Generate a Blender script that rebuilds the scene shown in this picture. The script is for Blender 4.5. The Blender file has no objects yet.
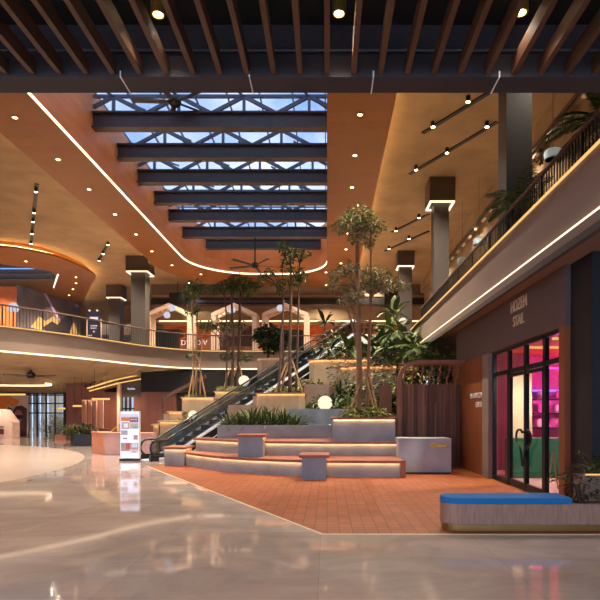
import bpy, bmesh, math, random
from mathutils import Vector, Matrix
from mathutils.geometry import tessellate_polygon
random.seed(7)
PI = math.pi
sc = bpy.context.scene
COL = sc.collection
H = 1.95          # eye height
F = 550.0         # focal length in pixels of the 600 px frame
VX, VY = 327.0, 413.0
def P(px, py, Y): return Vector(((px - VX) * Y / F, Y, H + (VY - py) * Y / F))
def X_at(px, Y): return (px - VX) * Y / F
F2 = 6.1          # upper floor level
ZC = 12.45        # underside of the wooden ceiling band

# ------------------------------------------------------------------ materials
def lin(c):
    return tuple(((v / 255) / 12.92 if v / 255 <= .04045 else ((v / 255 + .055) / 1.055) ** 2.4) for v in c)
def nt_new(name):
    m = bpy.data.materials.new(name); m.use_nodes = True
    nt = m.node_tree; nt.nodes.clear()
    out = nt.nodes.new('ShaderNodeOutputMaterial')
    return m, nt, out
def N(nt, t, **kw):
    n = nt.nodes.new(t)
    for k, v in kw.items(): setattr(n, k, v)
    return n
def clampc(c, f): return tuple(min(1, max(0, v * f)) for v in c) + (1,)
def coords(nt, scale, rot=(0, 0, 0), kind='Object'):
    tc = N(nt, 'ShaderNodeTexCoord'); mp = N(nt, 'ShaderNodeMapping')
    mp.inputs['Scale'].default_value = scale; mp.inputs['Rotation'].default_value = rot
    nt.links.new(tc.outputs[kind], mp.inputs['Vector'])
    return mp.outputs['Vector']
def mat(name, rgb, rough=.6, metal=0, var=.12, scale=(3, 3, 3), detail=4, bump=0, spec=.5, coat=0):
    c = lin(rgb); m, nt, out = nt_new(name)
    b = N(nt, 'ShaderNodeBsdfPrincipled')
    v = coords(nt, scale)
    nz = N(nt, 'ShaderNodeTexNoise'); nz.inputs['Scale'].default_value = 1; nz.inputs['Detail'].default_value = detail
    nt.links.new(v, nz.inputs['Vector'])
    r = N(nt, 'ShaderNodeValToRGB')
    r.color_ramp.elements[0].position = .3; r.color_ramp.elements[1].position = .7
    r.color_ramp.elements[0].color = clampc(c, 1 - var); r.color_ramp.elements[1].color = clampc(c, 1 + var)
    nt.links.new(nz.outputs['Fac'], r.inputs['Fac']); nt.links.new(r.outputs['Color'], b.inputs['Base Color'])
    b.inputs['Roughness'].default_value = rough; b.inputs['Metallic'].default_value = metal
    b.inputs['Specular IOR Level'].default_value = spec; b.inputs['Coat Weight'].default_value = coat
    if bump:
        bp = N(nt, 'ShaderNodeBump'); bp.inputs['Strength'].default_value = bump; bp.inputs['Distance'].default_value = .02
        nt.links.new(nz.outputs['Fac'], bp.inputs['Height']); nt.links.new(bp.outputs['Normal'], b.inputs['Normal'])
    nt.links.new(b.outputs[0], out.inputs[0]); return m
def bricks(name, c1, c2, cm, w, h, mortar, rough=.6, rot=(0, 0, 0), grain=.25, spec=.4, offset=.5):
    m, nt, out = nt_new(name); b = N(nt, 'ShaderNodeBsdfPrincipled')
    v = coords(nt, (1, 1, 1), rot)
    k = N(nt, 'ShaderNodeTexBrick'); k.offset = offset
    k.inputs['Scale'].default_value = 1; k.inputs['Brick Width'].default_value = w; k.inputs['Row Height'].default_value = h
    k.inputs['Mortar Size'].default_value = mortar; k.inputs['Mortar Smooth'].default_value = .2
    k.inputs['Color1'].default_value = lin(c1) + (1,); k.inputs['Color2'].default_value = lin(c2) + (1,); k.inputs['Mortar'].default_value = lin(cm) + (1,)
    nt.links.new(v, k.inputs['Vector'])
    nz = N(nt, 'ShaderNodeTexNoise'); nz.inputs['Scale'].default_value = 6; nz.inputs['Detail'].default_value = 5
    mx = N(nt, 'ShaderNodeMix', data_type='RGBA', blend_type='MULTIPLY'); mx.inputs[0].default_value = grain
    nt.links.new(v, nz.inputs['Vector']); nt.links.new(k.outputs['Color'], mx.inputs[6]); nt.links.new(nz.outputs['Fac'], mx.inputs[7])
    nt.links.new(mx.outputs[2], b.inputs['Base Color'])
    b.inputs['Roughness'].default_value = rough; b.inputs['Specular IOR Level'].default_value = spec
    bp = N(nt, 'ShaderNodeBump'); bp.inputs['Strength'].default_value = .25; bp.inputs['Distance'].default_value = .01; bp.invert = True
    nt.links.new(k.outputs['Fac'], bp.inputs['Height']); nt.links.new(bp.outputs['Normal'], b.inputs['Normal'])
    nt.links.new(b.outputs[0], out.inputs[0]); return m
def emit(name, rgb, strength):
    m, nt, out = nt_new(name); e = N(nt, 'ShaderNodeEmission')
    e.inputs['Color'].default_value = lin(rgb) + (1,); e.inputs['Strength'].default_value = strength
    nt.links.new(e.outputs[0], out.inputs[0]); return m
def glass(name, tint=(1, 1, 1), gloss=.08, rough=.02):
    m, nt, out = nt_new(name)
    t = N(nt, 'ShaderNodeBsdfTransparent'); t.inputs['Color'].default_value = tuple(tint) + (1,)
    g = N(nt, 'ShaderNodeBsdfGlossy'); g.inputs['Roughness'].default_value = rough
    mx = N(nt, 'ShaderNodeMixShader'); mx.inputs[0].default_value = gloss
    nt.links.new(t.outputs[0], mx.inputs[1]); nt.links.new(g.outputs[0], mx.inputs[2]); nt.links.new(mx.outputs[0], out.inputs[0])
    return m
def leafmat(name, dark, light, rough=.5):
    m, nt, out = nt_new(name); b = N(nt, 'ShaderNodeBsdfPrincipled')
    g = N(nt, 'ShaderNodeNewGeometry'); r = N(nt, 'ShaderNodeValToRGB')
    r.color_ramp.elements[0].color = lin(dark) + (1,); r.color_ramp.elements[1].color = lin(light) + (1,)
    nt.links.new(g.outputs['Random Per Island'], r.inputs['Fac']); nt.links.new(r.outputs['Color'], b.inputs['Base Color'])
    b.inputs['Roughness'].default_value = rough; b.inputs['Specular IOR Level'].default_value = .3
    nt.links.new(b.outputs[0], out.inputs[0]); return m
def marble(name, base, vein, rough, tile=1.6):
    m, nt, out = nt_new(name); b = N(nt, 'ShaderNodeBsdfPrincipled')
    v = coords(nt, (.5, .75, 1), (0, 0, .5)); v2 = coords(nt, (1, 1, 1))
    nz = N(nt, 'ShaderNodeTexNoise'); nz.inputs['Scale'].default_value = 1.3; nz.inputs['Detail'].default_value = 8; nz.inputs['Roughness'].default_value = .62; nz.inputs['Distortion'].default_value = 1.2
    nt.links.new(v, nz.inputs['Vector'])
    r = N(nt, 'ShaderNodeValToRGB'); r.color_ramp.elements[0].position = .32; r.color_ramp.elements[1].position = .66
    r.color_ramp.elements[0].color = lin(vein) + (1,); r.color_ramp.elements[1].color = lin(base) + (1,)
    nt.links.new(nz.outputs['Fac'], r.inputs['Fac'])
    k = N(nt, 'ShaderNodeTexBrick'); k.offset = 0; k.inputs['Scale'].default_value = 1; k.inputs['Brick Width'].default_value = tile * 1.5; k.inputs['Row Height'].default_value = tile
    k.inputs['Mortar Size'].default_value = .003
    k.inputs['Color1'].default_value = (1, 1, 1, 1); k.inputs['Color2'].default_value = (.88, .87, .86, 1); k.inputs['Mortar'].default_value = (.62, .6, .58, 1)
    nt.links.new(v2, k.inputs['Vector'])
    mx = N(nt, 'ShaderNodeMix', data_type='RGBA', blend_type='MULTIPLY'); mx.inputs[0].default_value = 1
    nt.links.new(r.outputs['Color'], mx.inputs[6]); nt.links.new(k.outputs['Color'], mx.inputs[7]); nt.links.new(mx.outputs[2], b.inputs['Base Color'])
    b.inputs['Roughness'].default_value = rough; b.inputs['Specular IOR Level'].default_value = .5
    bp = N(nt, 'ShaderNodeBump'); bp.inputs['Strength'].default_value = .006; bp.inputs['Distance'].default_value = .02
    nt.links.new(nz.outputs['Fac'], bp.inputs['Height']); nt.links.new(bp.outputs['Normal'], b.inputs['Normal'])
    nt.links.new(b.outputs[0], out.inputs[0]); return m

WARM = (255, 190, 110)
M = dict(
    floor=marble('polished_stone', (216, 198, 188), (190, 172, 163), .05),
    disc=mat('cream_stone', (218, 196, 182), .2, var=.05, scale=(.6, .6, .6)),
    brick=bricks('terracotta_brick', (186, 100, 44), (168, 86, 35), (104, 54, 28), .24, .21, .006, rot=(0, 0, PI / 2), offset=0),
    ceil=mat('beige_plaster', (152, 128, 98), .85, var=.16, scale=(.9, .9, .9), detail=7),
    band=bricks('orange_wood_ceiling', (146, 91, 34), (139, 85, 30), (122, 73, 25), 2.4, .6, .003, rough=.5, grain=.2),
    well=mat('orange_wood_wall', (224, 144, 84), .5, var=.1, scale=(.5, .5, 2.5), detail=6),
    steel=mat('dark_steel', (74, 70, 72), .45, metal=.3, var=.1),
    truss=mat('truss_steel', (92, 106, 126), .5, metal=.3, var=.08),
    dark=mat('dark_ceiling', (22, 20, 20), .8, var=.15),
    beamd=mat('dark_beam', (52, 46, 48), .7, var=.08, scale=(1, 1, 1)),
    slat=mat('slat_wood', (86, 55, 34), .55, var=.18, scale=(6, .6, 6)),
    black=mat('black_metal', (22, 22, 24), .45, metal=.2, var=.1),
    blackstone=bricks('black_stone', (40, 42, 46), (34, 36, 40), (24, 25, 28), 1.2, .75, .004, rot=(PI / 2, 0, 0), rough=.55),
    parapet=mat('parapet_plaster', (146, 126, 112), .75, var=.12, scale=(1.2, .35, 1.2), detail=8),
    fascia=mat('fascia_panel', (104, 88, 84), .6, var=.06),
    conc=mat('concrete', (154, 164, 170), .7, var=.14, scale=(2, 2, 2), detail=7, bump=.1),
    concl=mat('pale_concrete', (184, 188, 190), .7, var=.1, scale=(2, 2, 2), detail=7, bump=.08),
    cap=mat('terracotta_cap', (164, 98, 72), .5, var=.12, scale=(4, 4, 4)),
    wplant=mat('sand_render', (166, 146, 120), .8, var=.12, scale=(2.5, 2.5, 2.5), detail=6),
    tstep=mat('terrace_render', (146, 122, 106), .8, var=.15, scale=(2, 2, 2), detail=6),
    wood=bricks('walnut_boards', (120, 66, 40), (108, 58, 36), (60, 32, 22), 4, .14, .004, rot=(PI / 2, PI / 2, 0), rough=.5),
    orwood=mat('orange_wood_panel', (150, 84, 46), .45, var=.18, scale=(8, 8, .6), detail=6),
    redwood=mat('red_wood_panel', (122, 68, 46), .45, var=.2, scale=(6, 6, .5), detail=6),
    rib=mat('rib_wood', (150, 94, 66), .5, var=.12, scale=(6, 6, 2)),
    slatw=leafmat('slat_wall_wood', (104, 70, 56), (166, 118, 96), .6),
    stone=mat('bench_stone', (166, 130, 112), .6, var=.17, scale=(22, 22, 4), detail=6, bump=.2),
    bronze=mat('bronze_plinth', (150, 116, 62), .35, metal=.6, var=.1),
    blue=mat('blue_fabric', (24, 118, 190), .85, var=.08, scale=(60, 60, 60)),
    soil=mat('soil', (50, 38, 30), .95, var=.3, scale=(12, 12, 12)),
    bark=mat('bark', (150, 116, 88), .85, var=.3, scale=(9, 9, 2), bump=.3),
    barkd=mat('dark_bark', (88, 66, 54), .85, var=.3, scale=(9, 9, 2), bump=.3),
    bamboo=mat('bamboo', (196, 154, 104), .6, var=.15, scale=(5, 5, 5)),
    leaf=leafmat('pale_leaf', (72, 84, 42), (190, 186, 140)),
    leafm=leafmat('mid_leaf', (38, 58, 26), (104, 120, 56)),
    leafd=leafmat('dark_leaf', (18, 34, 18), (52, 72, 36)),
    leafy=leafmat('lime_leaf', (96, 116, 40), (190, 186, 96)),
    strap=leafmat('strap_leaf', (36, 56, 28), (112, 128, 68)),
    colm=mat('column_cladding', (64, 58, 55), .5, var=.08, scale=(.8, .8, .3)),
    cold=mat('dark_column', (36, 36, 43), .5, var=.06, scale=(.8, .8, .3)),
    capital=mat('capital_cladding', (66, 52, 42), .5, var=.1),
    white=mat('white_paint', (226, 220, 212), .5, var=.04),
    pinkwood=mat('pale_wood_frame', (212, 184, 160), .6, var=.1, scale=(1, 1, 6)),
    drum=mat('pale_blue_shade', (168, 200, 222), .6, var=.06),
    cream=mat('cream_panel', (226, 204, 166), .6, var=.05),
    green=mat('green_tile', (24, 112, 78), .35, var=.1),
    pink=mat('pink_wall', (208, 96, 160), .6, var=.12),
    terra=mat('terracotta_counter', (206, 136, 108), .6, var=.08),
    rose=mat('rose_stone', (196, 158, 152), .5, var=.08),
    navy=mat('navy_box', (26, 32, 44), .5, var=.1),
    steelb=mat('brushed_steel', (226, 232, 242), .4, metal=.1, var=.06, scale=(1, 1, 20)),
    rubber=mat('black_rubber', (18, 18, 20), .4, var=.1),
    tread=mat('step_metal', (88, 90, 96), .4, metal=.6, var=.1, scale=(2, 40, 2)),
    drape=mat('pink_drape', (220, 170, 146), .8, var=.1, scale=(12, 12, .3)),
    gold=mat('brass', (206, 162, 74), .3, metal=.8, var=.06),
    greywall=mat('grey_wall', (92, 82, 76), .8, var=.1),
    bulk=mat('bulkhead_grey', (100, 84, 74), .8, var=.1, scale=(.6, .6, .6)),
    orange=mat('orange_wall', (214, 112, 52), .7, var=.08),
    extwhite=mat('outside_render', (206, 220, 238), .8, var=.06),
    led=emit('warm_led', (255, 198, 118), .55),
    ledhi=emit('bright_warm_led', (255, 222, 176), 1.4),
    ledwell=emit('well_led', (255, 220, 180), 2.4),
    ledcove=emit('cove_led', (255, 206, 140), 13),
    ledsm=emit('seat_led', (255, 194, 126), 13),
    lens=emit('lamp_lens', (255, 222, 176), 14),
    globe=emit('globe_glow', (255, 230, 200), .62),
    white_em=emit('white_glow', (236, 236, 255), .38),
    pinkneon=emit('pink_neon', (255, 60, 170), 2.0),
    violet=emit('violet_neon', (110, 80, 255), 2.5),
    glassw=glass('skylight_glass', (.60, .61, .63), .03),
    glasss=glass('shop_glass', (.96, .97, .97), .07),
    glassb=glass('balustrade_glass', (.58, .64, .68), .08),
)

# ------------------------------------------------------------------ mesh builder
class MB:
    def __init__(s): s.v = []; s.f = []; s.m = []; s.cur = 0
    def add(s, vs, fs):
        o = len(s.v); s.v += [Vector(x) for x in vs]
        for f in fs: s.f.append([i + o for i in f]); s.m.append(s.cur)
        return s
    def box(s, x0, x1, y0, y1, z0, z1):
        return s.add([(x0, y0, z0), (x1, y0, z0), (x1, y1, z0), (x0, y1, z0), (x0, y0, z1), (x1, y0, z1), (x1, y1, z1), (x0, y1, z1)],
                     [(0, 3, 2, 1), (4, 5, 6, 7), (0, 1, 5, 4), (1, 2, 6, 5), (2, 3, 7, 6), (3, 0, 4, 7)])
    def bar(s, a, b, w, h, up=(0, 0, 1)):
        a, b = Vector(a), Vector(b); d = (b - a).normalized(); u = Vector(up)
        if abs(d.dot(u)) > .98: u = Vector((0, 1, 0))
        r = d.cross(u).normalized() * w / 2; q = r.cross(d).normalized() * h / 2
        vs = [a - r - q, a + r - q, a + r + q, a - r + q, b - r - q, b + r - q, b + r + q, b - r + q]
        return s.add(vs, [(0, 1, 2, 3), (7, 6, 5, 4), (0, 4, 5, 1), (1, 5, 6, 2), (2, 6, 7, 3), (3, 7, 4, 0)])
    def tube(s, pts, rad, n=8, closed=False, cap=True):
        pts = [Vector(p) for p in pts]; k = len(pts)
        rad = rad if isinstance(rad, (list, tuple)) else [rad] * k
        ref = Vector((0, 0, 1)); rings = []; prev = None
        for i in range(k):
            if closed: d = pts[(i + 1) % k] - pts[i - 1]
            else: d = pts[min(i + 1, k - 1)] - pts[max(i - 1, 0)]
            d.normalize()
            if prev is None:
                a = ref if abs(d.z) < .9 else Vector((1, 0, 0))
                prev = (a - d * a.dot(d)).normalized()
            else:
                prev = (prev - d * prev.dot(d))
                prev = prev.normalized() if prev.length > 1e-6 else Vector((1, 0, 0))
            q = d.cross(prev)
            rings.append([pts[i] + (prev * math.cos(2 * PI * j / n) + q * math.sin(2 * PI * j / n)) * rad[i] for j in range(n)])
        vs = [v for r in rings for v in r]; fs = []
        for i in range(k if closed else k - 1):
            i2 = (i + 1) % k
            for j in range(n):
                fs.append((i * n + j, i * n + (j + 1) % n, i2 * n + (j + 1) % n, i2 * n + j))
        if not closed and cap: fs += [tuple(range(n))[::-1], tuple((k - 1) * n + j for j in range(n))]
        return s.add(vs, fs)
    def lathe(s, prof, c=(0, 0, 0), n=20, ring=False):
        if ring: prof = list(prof) + [prof[0]]
        c = Vector(c); vs = []; fs = []
        for r, z in prof: vs += [c + Vector((r * math.cos(2 * PI * j / n), r * math.sin(2 * PI * j / n), z)) for j in range(n)]
        for i in range(len(prof) - 1):
            for j in range(n): fs.append((i * n + j, i * n + (j + 1) % n, (i + 1) * n + (j + 1) % n, (i + 1) * n + j))
        if not ring: fs += [tuple(range(n))[::-1], tuple((len(prof) - 1) * n + j for j in range(n))]
        return s.add(vs, fs)
    def plate(s, outer, holes, z0, z1, zf=None):
        loops = [outer] + list(holes); pts = [p for l in loops for p in l]
        tri = tessellate_polygon([[Vector((p[0], p[1], 0)) for p in l] for l in loops])
        n = len(pts)
        vs = [(p[0], p[1], z0) for p in pts] + [(p[0], p[1], z1) for p in pts]; fs = []
        for t in tri:
            a, b, c = [Vector(pts[i][:2]) for i in t]
            up = (b - a).cross(c - a) > 0
            t = t if up else (t[0], t[2], t[1])
            fs.append((t[0] + n, t[1] + n, t[2] + n)); fs.append((t[0], t[2], t[1]))
        o = 0
        for l in loops:
            m = len(l)
            area = sum(l[i][0] * l[(i + 1) % m][1] - l[(i + 1) % m][0] * l[i][1] for i in range(m))
            ccw = (area > 0) == (l is outer)
            for i in range(m):
                a, b = o + i, o + (i + 1) % m
                fs.append((a, b, b + n, a + n) if ccw else (b, a, a + n, b + n))
            o += m
        return s.add(vs, fs)
    def wall(s, path, z0, z1, th=.1, closed=False):      # vertical sheet with thickness following a plan path
        off = offset(path, th, closed)
        k = len(path)
        for i in range(k if closed else k - 1):
            j = (i + 1) % k; a, b, c, d = path[i], path[j], off[j], off[i]
            vs = [(a[0], a[1], z0), (b[0], b[1], z0), (c[0], c[1], z0), (d[0], d[1], z0), (a[0], a[1], z1), (b[0], b[1], z1), (c[0], c[1], z1), (d[0], d[1], z1)]
            fs = [(0, 3, 2, 1), (4, 5, 6, 7), (0, 1, 5, 4), (2, 3, 7, 6)]
            if not closed and i == 0: fs.append((3, 0, 4, 7))
            if not closed and i == k - 2: fs.append((1, 2, 6, 5))
            s.add(vs, fs)
        return s
    def leaf(s, p, d, up, L, W, fold=.25, droop=0.0):
        d = d.normalized(); r = d.cross(up)
        if r.length < 1e-4: r = d.cross(Vector((1, 0, .3)))
        r.normalize(); u = r.cross(d).normalized()
        a = p; t = p + d * L - u * droop * L; m = p + d * L * .5
        l = m + r * W / 2 + u * W * fold; q = m - r * W / 2 + u * W * fold
        return s.add([a, q, t, l], [(0, 1, 2), (0, 2, 3)])
    def blade(s, p, d, L, W, droop, seg=5, wprof=None):     # arching strap leaf
        d = Vector(d).normalized(); side = d.cross(Vector((0, 0, 1)))
        if side.length < 1e-4: side = Vector((1, 0, 0))
        side.normalize(); pts = []; cur = Vector(p); dd = d.copy()
        for i in range(seg + 1):
            t = i / seg; w = W * (wprof(t) if wprof else (1 - t) ** .6 * (.55 + .9 * t if t < .5 else 1))
            pts.append((cur.copy(), max(w, .002)))
            dd = (dd + Vector((0, 0, -droop / seg))).normalized(); cur = cur + dd * L / seg
        vs = []; fs = []
        for c, w in pts: vs += [c - side * w / 2 + Vector((0, 0, w * .15)), c, c + side * w / 2 + Vector((0, 0, w * .15))]
        for i in range(seg):
            a = i * 3; fs += [(a, a + 1, a + 4, a + 3), (a + 1, a + 2, a + 5, a + 4)]
        return s.add(vs, fs)
    def build(s, name, m, parent=None, smooth=False, origin=None, bevel=0):
        mats = m if isinstance(m, (list, tuple)) else [m]
        if origin is None:
            if parent is None:
                xs = [v.x for v in s.v]; ys = [v.y for v in s.v]; zs = [v.z for v in s.v]
                origin = Vector(((min(xs) + max(xs)) / 2, (min(ys) + max(ys)) / 2, min(zs)))
            else: origin = parent.location.copy()
        origin = Vector(origin)
        me = bpy.data.meshes.new(name)
        me.from_pydata([v - origin for v in s.v], [], s.f)
        for mm in mats: me.materials.append(mm)
        if len(mats) > 1: me.polygons.foreach_set('material_index', s.m)
        if smooth: me.polygons.foreach_set('use_smooth', [True] * len(me.polygons))
        me.update()
        o = bpy.data.objects.new(name, me); COL.objects.link(o)
        if parent is not None: o.parent = parent; o.location = (0, 0, 0)
        else: o.location = origin
        if bevel:
            b = o.modifiers.new('bevel', 'BEVEL'); b.width = bevel; b.segments = 2; b.limit_method = 'ANGLE'
        return o
def box(name, x0, x1, y0, y1, z0, z1, m, parent=None, bevel=0): return MB().box(x0, x1, y0, y1, z0, z1).build(name, m, parent, bevel=bevel)
def offset(path, d, closed=True):
    k = len(path); out = []
    for i in range(k):
        p = Vector(path[i][:2])
        a = Vector(path[i - 1][:2]) if (closed or i > 0) else None
        b = Vector(path[(i + 1) % k][:2]) if (closed or i < k - 1) else None
        ns = []
        if a is not None and (p - a).length > 1e-6: e = (p - a).normalized(); ns.append(Vector((e.y, -e.x)))
        if b is not None and (b - p).length > 1e-6: e = (b - p).normalized(); ns.append(Vector((e.y, -e.x)))
        n = sum(ns, Vector((0, 0)))
        n = n.normalized() if n.length > 1e-6 else ns[0]
        c = max(.35, n.dot(ns[0])); q = p + n * d / c
        out.append((q.x, q.y))
    return out
def ccw(poly):
    a = sum(poly[i][0] * poly[(i + 1) % len(poly)][1] - poly[(i + 1) % len(poly)][0] * poly[i][1] for i in range(len(poly)))
    return poly if a > 0 else poly[::-1]
def arc(cx, cy, r, a0, a1, n=10): return [(cx + r * math.cos(math.radians(a0 + (a1 - a0) * i / n)), cy + r * math.sin(math.radians(a0 + (a1 - a0) * i / n))) for i in range(n + 1)]
def smooth_path(pts, n=6):                                # Catmull-Rom through plan points
    pts = [Vector(p) for p in pts]; out = []
    for i in range(len(pts) - 1):
        p0 = pts[max(i - 1, 0)]; p1 = pts[i]; p2 = pts[i + 1]; p3 = pts[min(i + 2, len(pts) - 1)]
        for j in range(n):
            t = j / n
            out.append(.5 * ((2 * p1) + (p2 - p0) * t + (2 * p0 - 5 * p1 + 4 * p2 - p3) * t * t + (3 * p1 - p0 - 3 * p2 + p3) * t ** 3))
    out.append(pts[-1]); return out

# ------------------------------------------------------------------ object conventions
def tag(o, label, cat, group=None, kind=None):
    o['label'] = label; o['category'] = cat
    if group: o['group'] = group
    if kind: o['kind'] = kind
    return o
def thing(name, label, cat, loc=(0, 0, 0), group=None):
    o = bpy.data.objects.new(name, None); COL.objects.link(o); o.location = loc; o.empty_display_size = .2
    return tag(o, label, cat, group)
def struct(o): o['kind'] = 'structure'; return o
def copy_tree(o, parent=None):
    c = o.copy(); COL.objects.link(c)
    if parent is not None: c.parent = parent
    for ch in list(o.children): copy_tree(ch, c)
    return c
ORD = ['first', 'second', 'third', 'fourth', 'fifth', 'sixth', 'seventh', 'eighth', 'ninth', 'tenth', 'eleventh', 'twelfth', 'thirteenth', 'fourteenth']
def text_mesh(name, body, size, m, parent=None, loc=(0, 0, 0), rot=(PI / 2, 0, 0), ext=.01, align='CENTER', sx=1.0, space=1.0):
    cu = bpy.data.curves.new(name, 'FONT'); cu.body = body; cu.size = size; cu.extrude = ext; cu.align_x = align; cu.align_y = 'CENTER'
    cu.space_character = space
    t = bpy.data.objects.new('tmp', cu); COL.objects.link(t)
    dg = bpy.context.evaluated_depsgraph_get(); dg.update()
    me = bpy.data.meshes.new_from_object(t.evaluated_get(dg)); bpy.data.objects.remove(t)
    me.transform(Matrix.Diagonal((sx, 1, 1, 1))); me.transform(Matrix.Rotation(rot[2], 4, 'Z') @ Matrix.Rotation(rot[0], 4, 'X'))
    me.materials.clear(); me.materials.append(m)
    o = bpy.data.objects.new(name, me); COL.objects.link(o)
    if parent is not None: o.parent = parent; o.location = Vector(loc) - parent.location
    else: o.location = loc
    return o
def spot(name, loc, power, deg=120, color=(1, .84, .64), parent=None, blend=.6, radius=.08, aim=None):
    l = bpy.data.lights.new(name, 'SPOT'); l.energy = power * 2.45; l.color = color; l.spot_size = math.radians(deg); l.spot_blend = blend; l.shadow_soft_size = radius
    o = bpy.data.objects.new(name, l); COL.objects.link(o)
    if aim is not None: o.rotation_euler = (Vector(aim) - Vector(loc)).to_track_quat('-Z', 'Y').to_euler()
    if parent is not None: o.parent = parent; o.location = Vector(loc) - parent.location
    else: o.location = loc
    return o
def point(name, loc, power, color=(1, .75, .45), parent=None, radius=.1):
    l = bpy.data.lights.new(name, 'POINT'); l.energy = power; l.color = color; l.shadow_soft_size = radius; l.specular_factor = .15
    o = bpy.data.objects.new(name, l); COL.objects.link(o)
    if parent is not None: o.parent = parent; o.location = Vector(loc) - parent.location
    else: o.location = loc
    return o

# ================================================================== SETTING
# ---- floors
struct(box('floor', -45, 16, -8, 58, -.3, 0, M['floor']))
struct(MB().plate([(-27.7 + 18.55 * math.cos(a * PI / 80), 16.85 + 18.55 * math.sin(a * PI / 80)) for a in range(160)], [], 0, .004).build('floor', M['disc']))
struct(MB().plate(ccw([(-6.5, 20.0), (-.05, 8.85), (12, 8.85), (12, 22), (4.8, 24), (-5.6, 24)]), [], 0, .006).build('floor', M['brick'], origin=(0, 0, 0)))
struct(MB().bar((-6.55, 20.05, .004), (-.08, 8.83, .004), .05, .012).bar((-.08, 8.83, .004), (12, 8.83, .004), .05, .012).build('trim_1', M['cream']))

# ---- entrance soffit over the camera: bridge slab and its dark fascia beam
struct(box('ceiling', -30, 9, -8, 6.2, 6.05, 6.35, M['dark']))
struct(box('trim_2', -30, 9, 5.81, 6.1, 5.5, 6.05, M['beamd']))
struct(box('wall_front', -30, 9, 6.0, 6.2, 6.35, 16.4, M['ceil']))
for x in (-2.18, -.82, .49, 1.82): struct(box('trim_2', x - .007, x + .007, 5.80, 6.11, 5.494, 5.56, M['white']))
sl = thing('slatted_ceiling', 'row of long brown wooden slats under the black soffit above the camera', 'ceiling slats', (0, 3, 5.52))
for k in range(-26, 18):
    x = k * .282
    MB().box(x - .026, x + .026, 1.2, 5.81, 5.52, 5.68).build('slat', M['slat'], sl)
pipe = MB().tube([(-12, 5.78, 5.76), (8, 5.78, 5.76)], .018, 8); tag(pipe.build('ceiling_pipe', M['steel']), 'thin blue grey pipe running along the dark beam behind the slats', 'pipe')
for i, (px, py) in enumerate(((158, 15), (339, 14), (521, 13))):
    Y = 3.95 * F / (VY - py); x = X_at(px, Y)
    t = thing('recessed_downlight', 'lit round downlight between the wooden slats, ' + ('on the left of the soffit', 'in the middle of the soffit', 'on the right of the soffit')[i], 'downlight', (x, Y, 5.9), 'downlights between the slats')
    MB().lathe([(.05, .0), (.07, .0), (.07, .15), (.05, .15)], (x, Y, 5.9), ring=True).build('trim_ring', M['gold'], t, smooth=False)
    MB().lathe([(.0, .02), (.045, .02), (.045, .05), (0, .05)], (x, Y, 5.9)).build('lens', M['lens'], t)
    spot('bulb', (x, Y, 5.88), 14, 100, parent=t)
for i, (x, y) in enumerate(((-8, 2.5), (-14, 3), (-3, -2), (4, -2), (-10, -3))):        # unseen fill spots, added beyond the frame to light the forward faces
    spot('soffit_fill_spot', (x, y, 5.48), 90, 165, (1, .9, .82)).data.specular_factor = .2

# ---- side walls of the hall
struct(box('wall_left', -40.3, -40, -8, 60, 0, 16, M['ceil']))
struct(box('wall_back', -15, 8.6, 52, 52.3, 0, 16, M['greywall']))
struct(box('wall_right', 9.5, 9.8, -8, 52, 0, 6.1, M['greywall']))
struct(box('wall_right', 8.3, 8.5, 6.2, 52, 6.1, 12.2, M['ceil']))
struct(box('wall_right', 7.97, 8.5, 6.2, 52, 12.15, 13.0, M['ceil']))

# ---- right upper floor slab: parapet with two light lines, soffit and shop fascia
struct(box('ceiling', 4.2, 9.5, 6.2, 31, 4.95, 6.08, M['parapet']))
struct(box('trim_3', 4.14, 4.3, 6.2, 27.2, 5.98, 6.1, M['parapet']))
struct(box('trim_3', 4.12, 4.2, 6.2, 27.2, 4.86, 5.04, M['parapet']))
struct(box('trim_4', 4.10, 4.2, 6.2, 27.2, 4.74, 4.86, M['greywall']))
tag(MB().box(4.10, 4.14, 6.3, 27.2, 6.045, 6.075).build('light_line', M['led']), 'warm light line along the top edge of the right parapet under its railing', 'light strip')
tag(MB().box(4.13, 4.2, 6.3, 27.2, 5.04, 5.085).build('light_line', M['ledhi']), 'bright light line along the bottom edge of the right parapet above the shop sign', 'light strip')
struct(box('wall_right', 4.8, 5.05, 11.1, 20.4, 3.72, 4.95, M['fascia']))

# ---- ceiling: beige plaster with two openings, orange bands, skylight well
def rrect(x0, x1, y0, y1, rl, rr, n=12):
    return [(x0, y0), (x1, y0)] + arc(x1 - rr, y1 - rr, rr, 0, 90, n) + arc(x0 + rl, y1 - rl, rl, 90, 180, n)
I1 = rrect(-9.85, 0.0, 14, 41.8, 4.6, 3.4)
O1 = rrect(-12.25, 2.3, 12, 45.6, 6.5, 3.2)
band2 = smooth_path([(-32, 33.6), (-28, 33.8), (-24, 34.1), (-20.7, 34.8), (-19.4, 35.5), (-18.3, 36.9), (-17.75, 39), (-17.8, 42.2), (-19.4, 45.3), (-23.9, 53.5)], 5)
O2 = ccw([(p[0], p[1]) for p in band2] + [(-32, 53.5)])
I2 = ccw([(-31.4, 38.0), (-23.1, 38.8), (-20.6, 40.6), (-20.3, 41.8), (-23.7, 47.7), (-31.4, 47.7)])
c1, c2 = offset(O1, -.4), offset(O2, -.4)
struct(MB().plate(ccw([(-40, 6.2), (8.0, 6.2), (8.0, 52), (-40, 60)]), [c1, c2], 12.95, 13.15).build('ceiling', M['ceil'], origin=(0, 0, 0)))
for O, I, cc in ((O1, I1, c1), (O2, I2, c2)):
    struct(MB().plate(O, [I], ZC, ZC + .14).build('ceiling', M['band'], origin=(0, 0, 0)))
    struct(MB().wall(cc, ZC + .14, 12.95, -.08, True).build('trim_5', M['band'], origin=(0, 0, 0)))
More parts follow.
